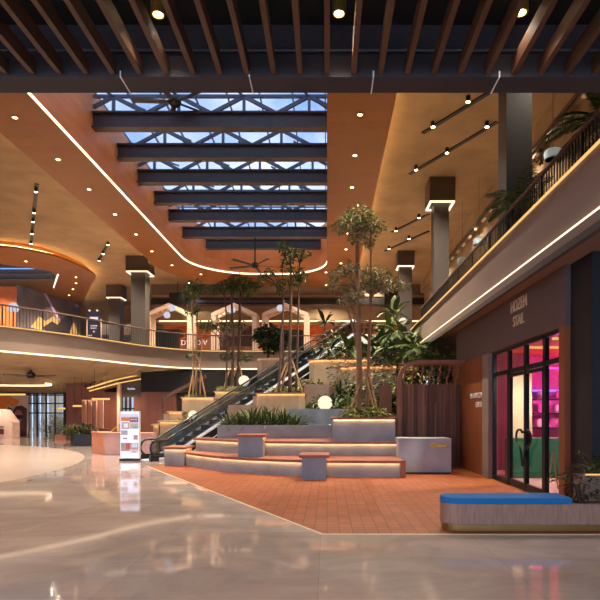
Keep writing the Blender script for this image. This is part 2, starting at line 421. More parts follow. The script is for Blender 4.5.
def strip_loop(path, z0, z1, th, m, name, label, closed=True):
    return tag(MB().wall(path, z0, z1, th, closed).build(name, m), label, 'light strip')
strip_loop(offset(O1, -.22)[1:] + offset(O1, -.22)[:1], ZC + .15, ZC + .2, .04, M['ledcove'], 'cove_light', 'warm cove light hidden along the outer edge of the orange ceiling band', False)
strip_loop([q for q in offset(O2, -.22) if q[0] > -31], ZC + .15, ZC + .2, .04, M['ledcove'], 'cove_light', 'warm cove light around the curved ceiling recess at upper left', False)
strip_loop(offset(I1, -.03)[2:] + offset(I1, -.03)[:1], ZC + .02, ZC + .11, .05, M['ledwell'], 'light_line', 'bright light line around the lower rim of the skylight well', False)
struct(MB().wall(I1, ZC + .14, 15.55, .25, True).build('wall_back', M['well'], origin=(0, 0, 0)))
# second recess at upper left: wall and slats above
struct(MB().wall(I2, ZC + .14, 14.2, .2, True).build('wall_left', M['band'], origin=(0, 0, 0)))
tag(MB().bar((-20.4, 41.9, ZC + .35), (-23.6, 47.5, ZC + .35), .06, .1).build('light_line', M['ledwell']), 'short slanted light line on the orange side of the upper left recess', 'light strip')
rl = thing('recess_louvers', 'dark louver blades with pale gaps across the upper left ceiling recess', 'louvers', (-27, 43, 13.4))
for k in range(5): MB().box(-31.3, -20.6 - max(0, k - 1) * .75, 39.3 + k * 1.75, 39.75 + k * 1.75, 13.35, 13.6).build('blade', M['steel'], rl)
struct(box('window_2', -32, -20, 37.6, 48.5, 14.2, 14.24, M['glassw']))

# skylight glass and glazing bars
sky = MB().box(-10.2, .3, 13.8, 42.2, 15.62, 15.65).build('window_1', M['glassw']); struct(sky)
gb = MB()
for k in range(8): gb.box(-9.9 + k * 1.4, -9.85 + k * 1.4, 13.8, 42.2, 15.5, 15.62)
for k in range(11): gb.box(-10.2, .3, 14.6 + k * 2.72, 14.65 + k * 2.72, 15.52, 15.62)
b_ = gb.build('window_frame', M['truss']); b_.parent = sky; b_.location = b_.location - sky.location
# roof trusses
def well_x(y):
    if y <= 37.2: return -9.85, (0 if y < 38.4 else -3.4 + math.sqrt(max(0, 3.4 ** 2 - (y - 38.4) ** 2)))
    xl = -5.25 - math.sqrt(max(0, 4.6 ** 2 - (y - 37.2) ** 2))
    xr = 0 if y < 38.4 else -3.4 + math.sqrt(max(0, 3.4 ** 2 - (y - 38.4) ** 2))
    return xl, xr
for i, y in enumerate((17.6, 20.4, 23.2, 25.95, 28.7, 31.5, 34.3, 37.5, 40.1)):
    xl, xr = well_x(y)
    lab = 'dark steel roof truss under the skylight, ' + ('hidden above the entrance soffit', 'half hidden above the entrance soffit', 'nearest one in view', 'second in view from the front', 'third in view from the front', 'fourth in view from the front', 'fifth in view from the front', 'last but one before the far wall', 'shortest and farthest of the row')[i]
    if i < 2: continue
    t = thing('roof_truss', lab, 'roof truss', ((xl + xr) / 2, y, 13.92), 'roof trusses under the skylight')
    MB().box(xl, xr, y - .22, y + .22, 13.9, 13.97).box(xl, xr, y - .05, y + .05, 13.97, 14.53).box(xl, xr, y - .2, y + .2, 14.53, 14.6).build('beam', M['steel'], t)
    MB().bar((xl, y, 15.3), (xr, y, 15.3), .12, .12).build('top_chord', M['truss'], t)
    st = -9.0 + (1.35 if i % 2 else 0)
    xs = [st + 2.75 * k for k in range(5) if xl + .2 < st + 2.75 * k < xr - .1]
    for x in xs:
        MB().bar((x, y, 14.6), (x, y, 15.3), .12, .12).build('post', M['truss'], t)
        for sgn in (-1, 1):
            x2 = min(max(x + sgn * 1.36, xl), xr)
            MB().bar((x, y, 15.3), (x2, y + .02, 15.3 - .7 * abs(x2 - x) / 1.36), .12, .14).build('brace', M['truss'], t)
            y2 = y + sgn * 1.36
            if 14 < y2 < 41: MB().bar((x, y, 15.3), (x + .9 * sgn, y2, 15.46), .07, .07).build('strut', M['truss'], t)

# ---- downlights in the orange band
def downlight(px, py, label, group, power=300, z=ZC, r=.075, cat='downlight'):
    Y = (z - H) * F / (VY - py); x = X_at(px, Y)
    mb = MB(); mb.lathe([(r, -.03), (r + .05, -.03), (r + .05, .02), (r, .02)], (x, Y, z), 14, True); mb.cur = 1
    mb.lathe([(0, -.02), (r, -.02), (r, .01), (0, .01)], (x, Y, z), 14)
    o = tag(mb.build('downlight', [M['gold'], M['lens']]), label, cat, group)
    if power: spot('bulb', (x, Y, z - .06), power, 125, parent=o)
    return o
for i, (px, py) in enumerate(((15, 117), (58, 159), (89, 189), (115, 214), (136, 234), (152, 251), (172, 265), (201, 274))):
    downlight(px, py, 'small lit downlight, %s from the front along the left side of the orange ceiling band' % ORD[i], 'downlights in the orange ceiling band', 420)
for i, (px, py) in enumerate(((360, 114), (355, 155), (352, 187), (348, 233), (346, 249), (341, 263), (326, 272), (326, 285))):
    downlight(px, py, 'small lit downlight, %s from the front along the right side of the orange ceiling band' % ORD[i], 'downlights in the orange ceiling band', 420)
for i, (px, py) in enumerate(((26, 261), (76, 277), (76, 283), (73, 289), (69, 295))):
    downlight(px, py, 'small lit downlight, %s from the front in the curved orange recess at upper left' % ORD[i], 'downlights in the upper left recess', 160)
for i, (px, py) in enumerate(((374, 267), (270, 287), (197, 279.5), (372, 283))):
    if i in (1, 2): continue
    downlight(px, py, 'small lit downlight in the beige ceiling, ' + ('to the right of the tall tree crown', '', '', 'just beyond the tall tree')[i], 'downlights in the beige ceiling', 200, 12.94)

# ---- track lights on the beige ceiling
def track(a, b, spots, label, power=260):
    z = 12.93
    Ya = (z - H) * F / (VY - a[1]); Yb = (z - H) * F / (VY - b[1])
    A = Vector((X_at(a[0], Ya), Ya, z)); B = Vector((X_at(b[0], Yb), Yb, z))
    t = thing('track_light', label, 'track light', (A + B) / 2, 'track lights in the beige ceiling')
    MB().bar(A, B, .16, .06).build('track', M['black'], t)
    for (px, py) in spots:
        Ys = (z - .2 - H) * F / (VY - py); c = Vector((X_at(px, Ys), Ys, z - .2))
        h = MB().lathe([(.05, .0), (.08, .0), (.08, .2), (.05, .2)], c, 12).build('spotlight', M['black'], t)
        MB().lathe([(0, -.01), (.07, -.01), (.07, .02), (0, .02)], c, 12).build('lens', M['lens'], h, origin=t.location)
        spot('bulb', c - Vector((0, 0, .04)), power, 115, parent=t)
track((423, 133), (490, 92), ((433, 127), (468, 102)), 'track with two bright spotlights, front one of the right beige ceiling')
track((410, 174), (497, 122), ((416, 170), (447, 153), (487, 127)), 'long track with three spotlights in front of the tall dark column')
track((392, 232), (429, 214), ((396, 231), (419, 218)), 'track with two spotlights ending at the middle right column capital')
track((385, 251), (429, 231), ((389, 249), (409, 239)), 'short track with two spotlights near the tall tree crown')
track((37, 184), (31, 245), ((36, 192), (34, 213), (33, 222), (32, 234), (31, 244)), 'track with five spotlights in the left beige ceiling')
track((108, 243), (98, 262), ((108, 245), (103, 254), (99, 261)), 'short track with three spotlights near the left columns')
track((190, 282), (182, 289), ((189, 283), (183, 288)), 'tiny track with two spotlights above the gabled stalls', 120)

# ---- columns
def column(x, y, w, label, m, cap_h=.9, zcap=None, big=False, cw=1.0):
    t = thing('column', label, 'column', (x, y, F2))
    MB().box(x - w / 2, x + w / 2, y - w / 2, y + w / 2, F2, 12.95).build('shaft', m, t)
    if cap_h:
        top = 12.95; zb = top - cap_h
        MB().box(x - cw / 2, x + cw / 2, y - cw / 2, y + cw / 2, zb, top).build('capital', M['capital'], t)
        for s in (-1, 1):
            MB().box(x - cw / 2 + .02, x + cw / 2 - .02, y + s * (cw / 2 - .06) - .04, y + s * (cw / 2 - .06) + .04, zb - .07, zb - .005).build('light_strip', M['ledhi'], t)
        for s in (-1, 1):
            MB().box(x + s * (cw / 2 - .06) - .04, x + s * (cw / 2 - .06) + .04, y - cw / 2 + .12, y + cw / 2 - .12, zb - .07, zb - .005).build('light_strip', M['ledhi'], t)
    return t
column(5.38, 15.75, .72, 'tall dark square column behind the right railing, nearest of the right row', M['cold'], 0)
column(5.38, 26.2, .7, 'square column with a lit capital in the middle of the right row', M['colm'], 1.1, cw=1.2)
column(5.36, 37.8, .85, 'far square column with a lit capital rising from the plants on the right', M['colm'], 1.0, cw=1.15)
column(-13.3, 39.2, 1.0, 'square column with a lit capital on the left balcony, nearer of the left pair', M['colm'], 1.05, cw=1.55)
column(-18.3, 47.8, .98, 'square column with a lit capital on the left balcony, farther of the left pair', M['colm'], 1.05, cw=1.3)

# ---- left balcony (upper floor slab), its edge lights, sloping soffit
edge = smooth_path([(-25, 13), (-22, 17), (-18, 22.6), (-15.6, 26.2), (-13.4, 29.5), (-11.1, 34.2), (-8.5, 36.6), (-5.2, 36.9), (-1.0, 36.9), (.6, 36.4)], 5)
EP = [(p[0], p[1]) for p in edge]
slab_poly = ccw(EP + [(.6, 52), (-16, 55), (-20, 47), (-40, 47), (-40, 13)])
struct(MB().plate(slab_poly, [], 5.4, F2 - .02).build('ceiling', M['parapet'], origin=(0, 0, 0)))
fw = offset(EP, -.25, False); fin = offset(EP, .05, False)
struct(MB().wall(EP, 4.86, F2, -.2, False).build('trim_6', M['parapet'], origin=(0, 0, 0)))
lo = offset(EP, .04, False)
tag(MB().wall(lo, 6.07, 6.12, .05, False).build('light_line', M['led']), 'thin warm light line along the top of the left balcony edge under its railing', 'light strip')
tag(MB().wall(lo, 4.86, 4.93, .06, False).build('light_line', M['ledhi']), 'bright light line along the bottom of the left balcony edge', 'light strip')
far = [(-40, 20), (-40, 26), (-38, 34), (-34, 42), (-30, 46), (-26, 46), (-23, 46), (-20.5, 45), (-15.5, 40.5), (-13, 40), (-10, 40.2), (-7, 40.2), (-1.5, 40.2), (.6, 40.2)]
lofts = []
K = 24
def resample(path, n):
    path = [Vector(p[:2]) for p in path]; d = [0]
    for i in range(1, len(path)): d.append(d[-1] + (path[i] - path[i - 1]).length)
    out = []
    for k in range(n):
        t = d[-1] * k / (n - 1); j = 0
        while j < len(d) - 2 and d[j + 1] < t: j += 1
        f = (t - d[j]) / max(1e-6, d[j + 1] - d[j]); out.append(path[j].lerp(path[j + 1], min(1, f)))
    return out
ea, eb = resample(offset(EP, -.12, False), K), resample(far, K)
mb = MB(); vs = []; fs = []
for dz in (0, .12):
    for i in range(K):
        vs.append((ea[i].x, ea[i].y, 4.88 + dz)); vs.append((eb[i].x, eb[i].y, (3.62 if eb[i].x < -16 else 4.4 if eb[i].x > -14 else 3.9) + dz))
for i in range(K - 1):
    a = 2 * i; fs.append((a, a + 2, a + 3, a + 1)); o = 2 * K; fs.append((a + o, a + 1 + o, a + 3 + o, a + 2 + o))
mb.add(vs, fs); struct(mb.build('ceiling', M['ceil'], origin=(0, 0, 0)))

# slab behind the planted terrace, carrying the escalator landing and right gallery
struct(MB().plate(ccw([(.6, 31.2), (1.2, 30.3), (4.2, 30.3), (4.2, 31.0), (9.5, 31.0), (9.5, 52), (.6, 52)]), [], 5.2, F2 - .02).build('ceiling', M['parapet'], origin=(0, 0, 0)))

# ---- railings in bays
def railing(name, label, path, z, h, bay=2.0, gap=.13, mrail=None, r=.03):
    path = [Vector((p[0], p[1])) for p in path]; d = [0]
    for i in range(1, len(path)): d.append(d[-1] + (path[i] - path[i - 1]).length)
    def at(t):
        j = 0
        while j < len(d) - 2 and d[j + 1] < t: j += 1
        q = path[j].lerp(path[j + 1], (t - d[j]) / max(1e-6, d[j + 1] - d[j])); return Vector((q.x, q.y, z))
    Lt = d[-1]; nb = max(1, round(Lt / bay)); b = Lt / nb
    t = thing(name, label, 'railing', at(Lt / 2))
    up = Vector((0, 0, 1))
    MB().tube([at(Lt * k / 60) + up * h for k in range(61)], r * 1.5, 6).build('handrail', mrail or M['barkd'], t)
    MB().tube([at(Lt * k / 60) + up * .08 for k in range(61)], r * .6, 6).build('bottom_rail', M['black'], t)
    for k in range(nb + 1): p = at(min(Lt, k * b)); MB().bar(p, p + up * h, .05, .05).build('post', M['black'], t)
    for k in range(nb):
        mb = MB(); m_ = int(b / gap)
        for j in range(1, m_): p = at(k * b + j * b / m_); mb.bar(p + up * .08, p + up * (h - .02), .022, .022)
        mb.build('baluster_panel', M['black'], t)
    return t
railing('railing', 'black baluster railing with a brown handrail on the right upper gallery', [(4.7, 6.3), (4.7, 27.4)], F2, 1.06)
lp = [(p[0], p[1]) for p in offset(EP, -.3, False)][3:-2]
railing('railing', 'dark curved railing with a brown handrail on the left upper balcony', lp, F2, 1.08, 2.0, .16)

# ---- upper back area: bulkheads, soffit, stall backs
struct(box('ceiling', -15, 8.3, 47, 47.4, 11.15, 12.95, M['bulk']))
struct(box('trim_7', -15, 8.3, 46.9, 47.0, 11.9, 11.98, M['ceil']))
struct(box('ceiling', -15, 8.3, 47.4, 52, 9.95, 11.2, M['ceil']))
struct(box('trim_8', -15, 8.3, 46.95, 47.4, 11.25, 11.75, M['dark']))
tag(MB().box(-11.2, -3.2, 46.88, 46.95, 11.38, 11.6).build('fascia_strip', mat('blue_glass_strip', (62, 70, 110), .3)), 'long dark blue band on the dark bulkhead above the gabled stalls', 'sign band')
struct(box('wall_back', -15, 8.3, 50.5, 50.7, F2, 9.95, M['orange']))
tag(MB().box(-14.5, 8, 47.5, 47.6, 9.86, 9.93).build('light_line', M['ledhi']), 'warm light line under the beige bulkhead above the stalls', 'light strip')
for k in range(6): spot('stall_fill_spot', (-13 + k * 4, 48.8, 9.8), 160, 130)  # added spots without fixtures, to brighten the dark upper back area
tag(box('hanging_speaker', X_at(171, 46.5), X_at(186, 46.5), 45.9, 46.5, 10.95, 12.0, M['black']), 'black box hanging by the dark bulkhead at the left behind the trees', 'hanging box')
tag(box('hanging_speaker', X_at(383.5, 46.5), X_at(396, 46.5), 45.9, 46.5, 11.0, 12.2, M['black']), 'black box hanging by the dark bulkhead next to the far right column', 'hanging box')
for o in [o for o in COL.objects if o.name.startswith('hanging_speaker')]:
    r_ = MB().tube([(o.location.x, 46.2, o.location.z + 1.0), (o.location.x, 46.2, 12.95)], .03, 6).build('rod', M['black']); r_.parent = o; r_.location = r_.location - o.location
# gabled stall frames
def gable(x0, x1, y, label, discs=()):
    t = thing('gabled_stall_frame', label, 'stall frame', ((x0 + x1) / 2, y, F2), 'gabled stall frames on the upper floor')
    xm = (x0 + x1) / 2; ze, zp = 9.35, 10.15
    for s, x in ((1, x0), (-1, x1)):
        for yy in (y, y + 1.2):
            MB().box(min(x, x + s * .38), max(x, x + s * .38), yy, yy + .25, F2, ze).build('post', M['pinkwood'], t)
    for a, b in (((x0, ze), (xm, zp)), ((xm, zp), (x1, ze))):
        for yy in (y, y + 1.2):
            mb = MB(); mb.add([(a[0], yy, a[1] - .1), (b[0], yy, b[1] - .1), (b[0], yy + .25, b[1] - .1), (a[0], yy + .25, a[1] - .1), (a[0], yy, a[1] + .22), (b[0], yy, b[1] + .22), (b[0], yy + .25, b[1] + .22), (a[0], yy + .25, a[1] + .22)],
                   [(0, 3, 2, 1), (4, 5, 6, 7), (0, 1, 5, 4), (1, 2, 6, 5), (2, 3, 7, 6), (3, 0, 4, 7)])
            mb.build('rafter', M['pinkwood'], t)
    mb = MB()
    for k in range(9):
        x = x0 + (x1 - x0) * (k + .5) / 9; z = ze + (zp - ze) * (1 - abs(x - xm) / (xm - x0))
        mb.box(x - .06, x + .06, y + .25, y + 1.2, z + .08, z + .14)
    mb.build('slat_roof', M['pinkwood'], t)
    for (px, py) in discs:
        p = P(px, py, y - .1)
        d = MB().lathe([(.0, -.05), (.25, -.05), (.25, .05), (0, .05)], (0, 0, 0), 20)
        for v in d.v: v.y, v.z = -v.z, v.y
        d.v = [v + p for v in d.v]; d.build('round_sign', M['white_em'], t)
    return t
gable(X_at(145, 42), X_at(192, 42), 42, 'pale wooden gabled frame at the left with two white round signs', ((172, 308), (167, 315)))
gable(X_at(211, 42), X_at(257, 42), 42, 'pale wooden gabled frame behind the second clump of trees', ((232, 310),))
gable(X_at(262, 42), X_at(309, 42), 42, 'pale wooden gabled frame behind the tall slim trees and the escalator', ((280, 308),))
tag(box('stall_counter', X_at(150, 43.6), X_at(179, 43.6), 43.6, 44.8, F2, 8.6, M['black']), 'black draped stall under the leftmost gabled frame', 'stall')
st = thing('sign_wall', 'low dark stall front with white letters behind the balcony railing', 'sign', ((X_at(195, 43.6)), 43.6, F2))
MB().box(X_at(180, 43.6), X_at(212, 43.6), 43.6, 43.9, F2, 7.9).build('panel', M['redwood'], st)
text_mesh('lettering', 'DY SO V', .55, M['white'], st, (X_at(194, 43.57), 43.57, 7.5), ext=.02)
tag(box('stall_counter', X_at(213, 43.6), X_at(255, 43.6), 44.2, 45.0, F2, 7.3, M['redwood']), 'brown stall counter under the gabled frame behind the second clump of trees', 'stall')
tag(box('stall_awning', X_at(216, 45), X_at(254, 45), 44.6, 44.95, 7.3, 9.0, M['barkd']), 'dark stall board above the brown counter behind the second clump of trees', 'board')
tag(box('stall_counter', X_at(276, 43.6), X_at(303, 43.6), 44.0, 45.2, F2, 8.6, M['dark']), 'dark stall under the gabled frame behind the slim trees', 'stall')

# mural wall, orange wall, staircase on the left upper floor
mur = thing('mural_wall', 'dark painted wall with a slanted lilac beam and glowing figures behind the left balcony', 'mural', (-24.6, 49, F2))
d = Vector((1.6, 8, 0)).normalized(); A = Vector((-25.4, 45, 0)); nrm = Vector((d.y, -d.x, 0))
def mq(mb, pts, off=.03):       # polygon on the mural plane: (distance along, height)
    f = [A + d * u + nrm * off + Vector((0, 0, F2 + (w if off == 0 else 2.5 + w * .78))) for u, w in pts]; b = [p - nrm * .02 for p in f]; k = len(f)
    mb.add(f + b, [tuple(range(k)), tuple(range(2 * k - 1, k - 1, -1))] + [(i, i + k, (i + 1) % k + k, (i + 1) % k) for i in range(k)])
mq_ = MB(); f = [(0, 0), (8.2, 0), (8.2, 6.35), (0, 6.35)]; mq(mq_, f, 0); mq_.build('panel', mat('mural_ground', (92, 80, 78), .6, var=.45, scale=(.6, .6, .6)), mur)
mb = MB(); mq(mb, [(3.1, 4.9), (3.5, 4.9), (5.3, 2.3), (5.0, 2.3)]); mb.build('painted_beam', mat('mural_lilac', (176, 150, 186), .6), mur)
mb = MB(); mq(mb, [(3.0, 1.0), (4.2, 2.0), (5.0, 1.7), (5.6, 2.6), (6.4, 3.3), (6.9, 3.2), (7.0, 2.2), (6.6, 1.2), (6.8, .2), (5.9, .2), (5.2, .6), (4.2, .2)]); mb.build('painted_figure', mat('mural_figure', (44, 34, 34), .6), mur)
mb = MB(); mq(mb, [(1.6, .8), (2.6, 2.2), (3.4, 1.8), (4.4, 2.6), (5.2, 2.2), (4.6, .6)], .015); mq(mb, [(6.6, 2.6), (7.4, 2.3), (8.1, 1.0), (8.1, .3), (6.7, .6)], .015); mb.build('painted_glow', mat('mural_glow', (206, 160, 96), .6, var=.4, scale=(1.5, 1.5, 1.5)), mur)
mb = MB(); mq(mb, [(7.3, 4.6), (7.7, 4.8), (8.0, 4.5), (7.6, 4.4)]); mb.build('painted_moon', mat('mural_moon', (150, 140, 170), .6), mur)
struct(box('wall_back', -32, -25.4, 45, 45.3, F2, 12.3, M['orange']))
struct(box('wall_back', -40, -14, 56, 56.3, 5.4, 13, M['ceil']))
tag(MB().lathe([(0, 0), (.3, 0), (.4, .2), (.34, .5), (.18, .66), (0, .7)], (X_at(9, 43), 43.6, 10.0), 20).build('dome_lamp', M['white_em']), 'white dome lamp by the orange wall at the far upper left', 'lamp')
tag(MB().tube([(X_at(9, 43), 43.6, F2), (X_at(9, 43), 43.6, 10.0)], .05, 6).build('lamp_pole', M['black']), 'slim pole under the white dome lamp at the upper left', 'pole')
stc = thing('staircase', 'staircase with a railing rising behind the left balcony columns', 'staircase', (X_at(126, 46), 47, F2))
a, b = P(120, 345, 47), P(134, 318, 47)
stc.location = (a.x, 47, F2)
mb = MB()
for k in range(12):
    t = k / 12; x = a.x + (b.x - a.x) * 1.6 * t; mb.box(x, x + .2, 46.6, 47.8, F2 + .23 * k, F2 + .23 * (k + 1))
mb.build('steps', M['redwood'], stc)
MB().bar((a.x, 46.5, F2 + .1), (a.x + (b.x - a.x) * 1.6, 46.5, F2 + 2.85), .06, .3).build('stringer', M['orange'], stc)
MB().bar((a.x, 46.5, F2 + 1.1), (a.x + (b.x - a.x) * 1.6, 46.5, F2 + 3.85), .06, .06).build('handrail', M['black'], stc)
# upper gallery behind (third floor glimpse)
struct(box('ceiling', -22, -13.5, 51, 56, 9.2, 10.2, M['bulk']))
railing('railing', 'dark railing of a higher gallery seen between the two left columns', [(-16.6, 50.6), (-13.6, 49)], 10.0, 1.1, 2, .2)

for i, (x, y) in enumerate(((-20, 41), (-22, 44), (-27, 42), (-20, 50))): spot('recess_fill_spot', (x, y, ZC - .1), 420, 150)  # extra spots with no fitting, added to light up the mural and recess
# digital notice board on the balcony
nb = thing('notice_board', 'dark blue notice board with small white text at the left balcony railing', 'notice board', (X_at(93, 31.6), 31.6, F2))
x0, x1 = X_at(86.5, 31.6), X_at(99, 31.6)
MB().box(x0, x1, 31.75, 31.83, F2 + .05, F2 + 1.75).build('panel', mat('board_blue', (28, 32, 56), .4), nb)
for x in (x0 - .05, x1 + .05): MB().bar((x, 31.8, F2), (x, 31.8, F2 + 1.3), .05, .05).build('post', M['pinkwood'], nb)
mb = MB()
for (u, w, uu, ww) in ((.12, 1.25, .6, 1.4), (.15, .85, .55, .92), (.15, .72, .5, .78), (.05, .3, .25, .36), (.05, .15, .2, .22), (.35, .1, .65, .2), (.3, .5, .4, .6)):
    mb.box(x0 + u, x0 + uu, 31.735, 31.75, F2 + w, F2 + ww)
mb.build('printed_lines', mat('print_white', (190, 186, 200), .5), nb)
for x in (x0 + .12, x1 - .15): MB().lathe([(0, 0), (.05, 0), (.05, .08), (0, .08)], (x, 31.72, F2 + 1.72), 10).build('lamp', M['globe'], nb)

# ================================================================== CEILING FANS
def fan(x, y, z, rod, R, label, phase=.3, nb=5):
    t = thing('ceiling_fan', label, 'fan', (x, y, z))
    MB().tube([(x, y, z + .1), (x, y, z + rod)], .05, 8).build('rod', M['black'], t)
    MB().lathe([(.0, -.16), (.2, -.14), (.26, 0), (.2, .16), (.08, .24), (0, .25)], (x, y, z), 18).build('motor', M['black'], t, smooth=True)
    for k in range(nb):
        a = phase + 2 * PI * k / nb; c, s = math.cos(a), math.sin(a); q = Vector((-s, c, 0)); rr = Vector((c, s, 0)); o = Vector((x, y, z - .04))
        a0, a1 = o + rr * .22, o + rr * R
        vs = [a0 - q * .09, a0 + q * .09 + Vector((0, 0, .04)), a1 + q * .13 + Vector((0, 0, .05)), a1 - q * .13]
        MB().add(vs + [v + Vector((0, 0, .025)) for v in vs], [(3, 2, 1, 0), (4, 5, 6, 7), (0, 1, 5, 4), (1, 2, 6, 5), (2, 3, 7, 6), (3, 0, 4, 7)]).build('blade', M['steel'], t)
    return t
fan(X_at(255, 37.5), 37.5, 12.0, 1.9, 2.0, 'large ceiling fan on a long rod at the far end of the skylight', .25)
fan(X_at(175, 22.4), 22.4, 14.62, .7, 1.7, 'large ceiling fan high among the near roof trusses', .7)
fan(X_at(31, 33), 33, 4.2, .45, 1.4, 'ceiling fan over the ground floor at far left', .1)

# ================================================================== ESCALATOR
E0 = Vector((-6.85, 22.3, 0)); ED = Vector((.768, .641, 0)); EN = Vector((-.641, .768, 0)); EW = 1.05
def ep(u, v, z): p = E0 + ED * u + EN * v; return Vector((p.x, p.y, z))
U1, U2, U3 = .38, 10.78, 12.4
def deck(u): return .15 if u < U1 else (.15 + (u - U1) * .582 if u < U2 else .15 + (U2 - U1) * .582)
us = [0, U1] + [U1 + (U2 - U1) * k / 12 for k in range(1, 13)] + [U3]
esc = thing('escalator', 'escalator with glass sides and black handrails climbing behind the planted terrace', 'escalator', ep(5, .52, 0))
def side_sheet(mb, v0, v1, f0, f1, uu=us):
    for a, b in zip(uu[:-1], uu[1:]):
        pts = [ep(a, v0, f0(a)), ep(b, v0, f0(b)), ep(b, v1, f0(b)), ep(a, v1, f0(a)), ep(a, v0, f1(a)), ep(b, v0, f1(b)), ep(b, v1, f1(b)), ep(a, v1, f1(a))]
        mb.add(pts, [(0, 3, 2, 1), (4, 5, 6, 7), (0, 1, 5, 4), (2, 3, 7, 6), (3, 0, 4, 7), (1, 2, 6, 5)])
    return mb
side_sheet(MB(), -.06, EW + .06, lambda u: max(0, deck(u) - .75), lambda u: max(.05, deck(u) - .2)).build('truss_body', M['rubber'], esc)
for v in (0, EW):
    side_sheet(MB(), v - .13, v + .11, lambda u: deck(u) - .09, deck).build('deck_strip', M['steelb'], esc)
    side_sheet(MB(), v - .12, v - .07, lambda u: max(.02, deck(u) - .42), lambda u: deck(u) - .09).build('skirt_panel', M['rubber'], esc)
    side_sheet(MB(), v - .14, v - .06, lambda u: max(.01, deck(u) - .47), lambda u: max(.03, deck(u) - .42)).build('lower_strip', M['steelb'], esc)
    side_sheet(MB(), v - .012, v + .012, deck, lambda u: deck(u) + .62, [0.15] + us[1:-1] + [U3 - .2]).build('glass_panel', M['glassb'], esc)
    hp = [ep(u, v, deck(u) + .70) for u in us]
    lo_ = [ep(-.32 * math.sin(t), v, deck(0) + .37 + .33 * math.cos(t)) for t in [PI * k / 8 for k in range(9)]][::-1]
    hi_ = [ep(U3 + .32 * math.sin(t), v, deck(U3) + .37 + .33 * math.cos(t)) for t in [PI * k / 8 for k in range(9)]]
    MB().tube(lo_[:-1] + hp + hi_[1:], .045, 8).build('handrail', M['rubber'], esc)
    MB().bar(ep(-.35, v, .12), ep(.9, v, .12), .2, .24).build('newel_base', M['rubber'], esc)
mb = MB(); n = 26
for k in range(n):
    u = U1 + (U2 - U1) * k / n; z = deck(u) - .12; du = (U2 - U1) / n
    pts = [ep(u, .1, z), ep(u + du, .1, z), ep(u + du, EW - .1, z), ep(u, EW - .1, z)]; up = Vector((0, 0, du * .582))
    mb.add(pts + [p + up for p in pts], [(0, 3, 2, 1), (4, 5, 6, 7), (0, 1, 5, 4), (1, 2, 6, 5), (2, 3, 7, 6), (3, 0, 4, 7)])
mb.build('step_band', M['tread'], esc)
MB().bar(ep(-.5, EW / 2, .02), ep(.4, EW / 2, .02), EW, .04).build('floor_plate', M['steelb'], esc)

# ================================================================== TERRACE
def slab_seat(name, label, poly, front, z0, z1, led=True, lip=.085, cat='stepped seat', group=None, body=None, capm=None):
    """concrete body, terracotta seat slab with a lip, light line under the lip along the front path"""
    poly = ccw(poly); cx = sum(p[0] for p in poly) / len(poly); cy = sum(p[1] for p in poly) / len(poly)
    t = thing(name, label, cat, (cx, cy, z0), group)
    MB().plate(poly, [], z0, z1 - .05).build('body', body or M['conc'], t)
    MB().plate(offset(poly, lip), [], z1 - .05, z1).wall(offset(poly, lip), z1 - .08, z1 - .05, -.015, True).build('seat_slab', capm or M['cap'], t)
    if led: MB().wall(offset(front, .045, False), z1 - .07, z1 - .053, .02, False).build('light_strip', M['ledsm'], t)
    return t
fr1 = [(p.x, p.y) for p in smooth_path([(-5.2, 20.25), (-3.55, 18.3), (-2.1, 17.35), (-.85, 16.85), (.6, 16.6), (2.2, 16.55)], 5)]
fr2 = [(p.x, p.y) for p in smooth_path([(-5.0, 20.95), (-3.0, 19.25), (-2.0, 18.65), (0, 18.35), (2.3, 18.3)], 5)]
slab_seat('stepped_seat', 'lower curved concrete seat step with a terracotta top on the brick floor', fr1 + fr2[::-1], fr1, .006, .52)
slab_seat('stepped_seat', 'upper curved concrete seat step with a terracotta top, behind the lower one', fr2 + [(2.3, 20.55), (-4.1, 20.55), (-4.7, 21.6)], fr2, .006, 1.0)
slab_seat('seat_block', 'terracotta topped concrete block at the left end of the seat steps by the escalator', [(-5.95, 20.1), (-5.22, 20.1), (-5.22, 21.3), (-5.95, 21.3)], [(-5.95, 20.1), (-5.22, 20.1), (-5.22, 21.2)], .006, .7, cat='seat block')
slab_seat('seat_block', 'concrete block with a terracotta top standing on the lower seat step', [(-2.9, 17.95), (-2.1, 17.95), (-2.1, 19.0), (-2.9, 19.0)], [(-2.1, 17.95), (-2.1, 18.9)], .521, 1.24, cat='seat block')
slab_seat('seat_block', 'frontmost concrete block with a terracotta top on the brick floor', [(-.73, 16.0), (-.02, 16.0), (-.02, 17.0), (-.73, 17.0)], [(-.02, 16.0), (-.02, 16.9)], .007, .73, cat='seat block')
t_ = MB().box(2.22, 2.36, 16.5, 16.62, .006, .53).box(2.32, 2.42, 18.2, 18.34, .52, 1.03); tag(t_.build('end_trim', M['cap']), 'terracotta edging at the right end of the seat steps', 'edging')

def planter(label, poly, z0, z1, m=None, led=None, cap=True, name='planter', group=None, capm=None, lip=.065, soil=True):
    poly = ccw(poly); cx = sum(p[0] for p in poly) / len(poly); cy = sum(p[1] for p in poly) / len(poly)
    t = thing(name, label, 'planter', (cx, cy, z0), group)
    MB().plate(poly, [offset(poly, -.1)] if soil else [], z0, z1 - (.04 if cap else 0)).build('box', m or M['conc'], t)
    if soil: MB().plate(offset(poly, -.1), [], max(z0, z1 - .3), z1 - .06).build('soil', M['soil'], t)
    if cap: MB().plate(offset(poly, lip), [offset(poly, -.12)], z1 - .04, z1).wall(offset(poly, lip), z1 - .07, z1 - .04, -.012, True).build('rim', capm or M['cap'], t)
    if led: MB().wall(offset(led, .03, False), z1 - .062, z1 - .043, .02, False).build('light_strip', M['ledsm'], t)
    return t
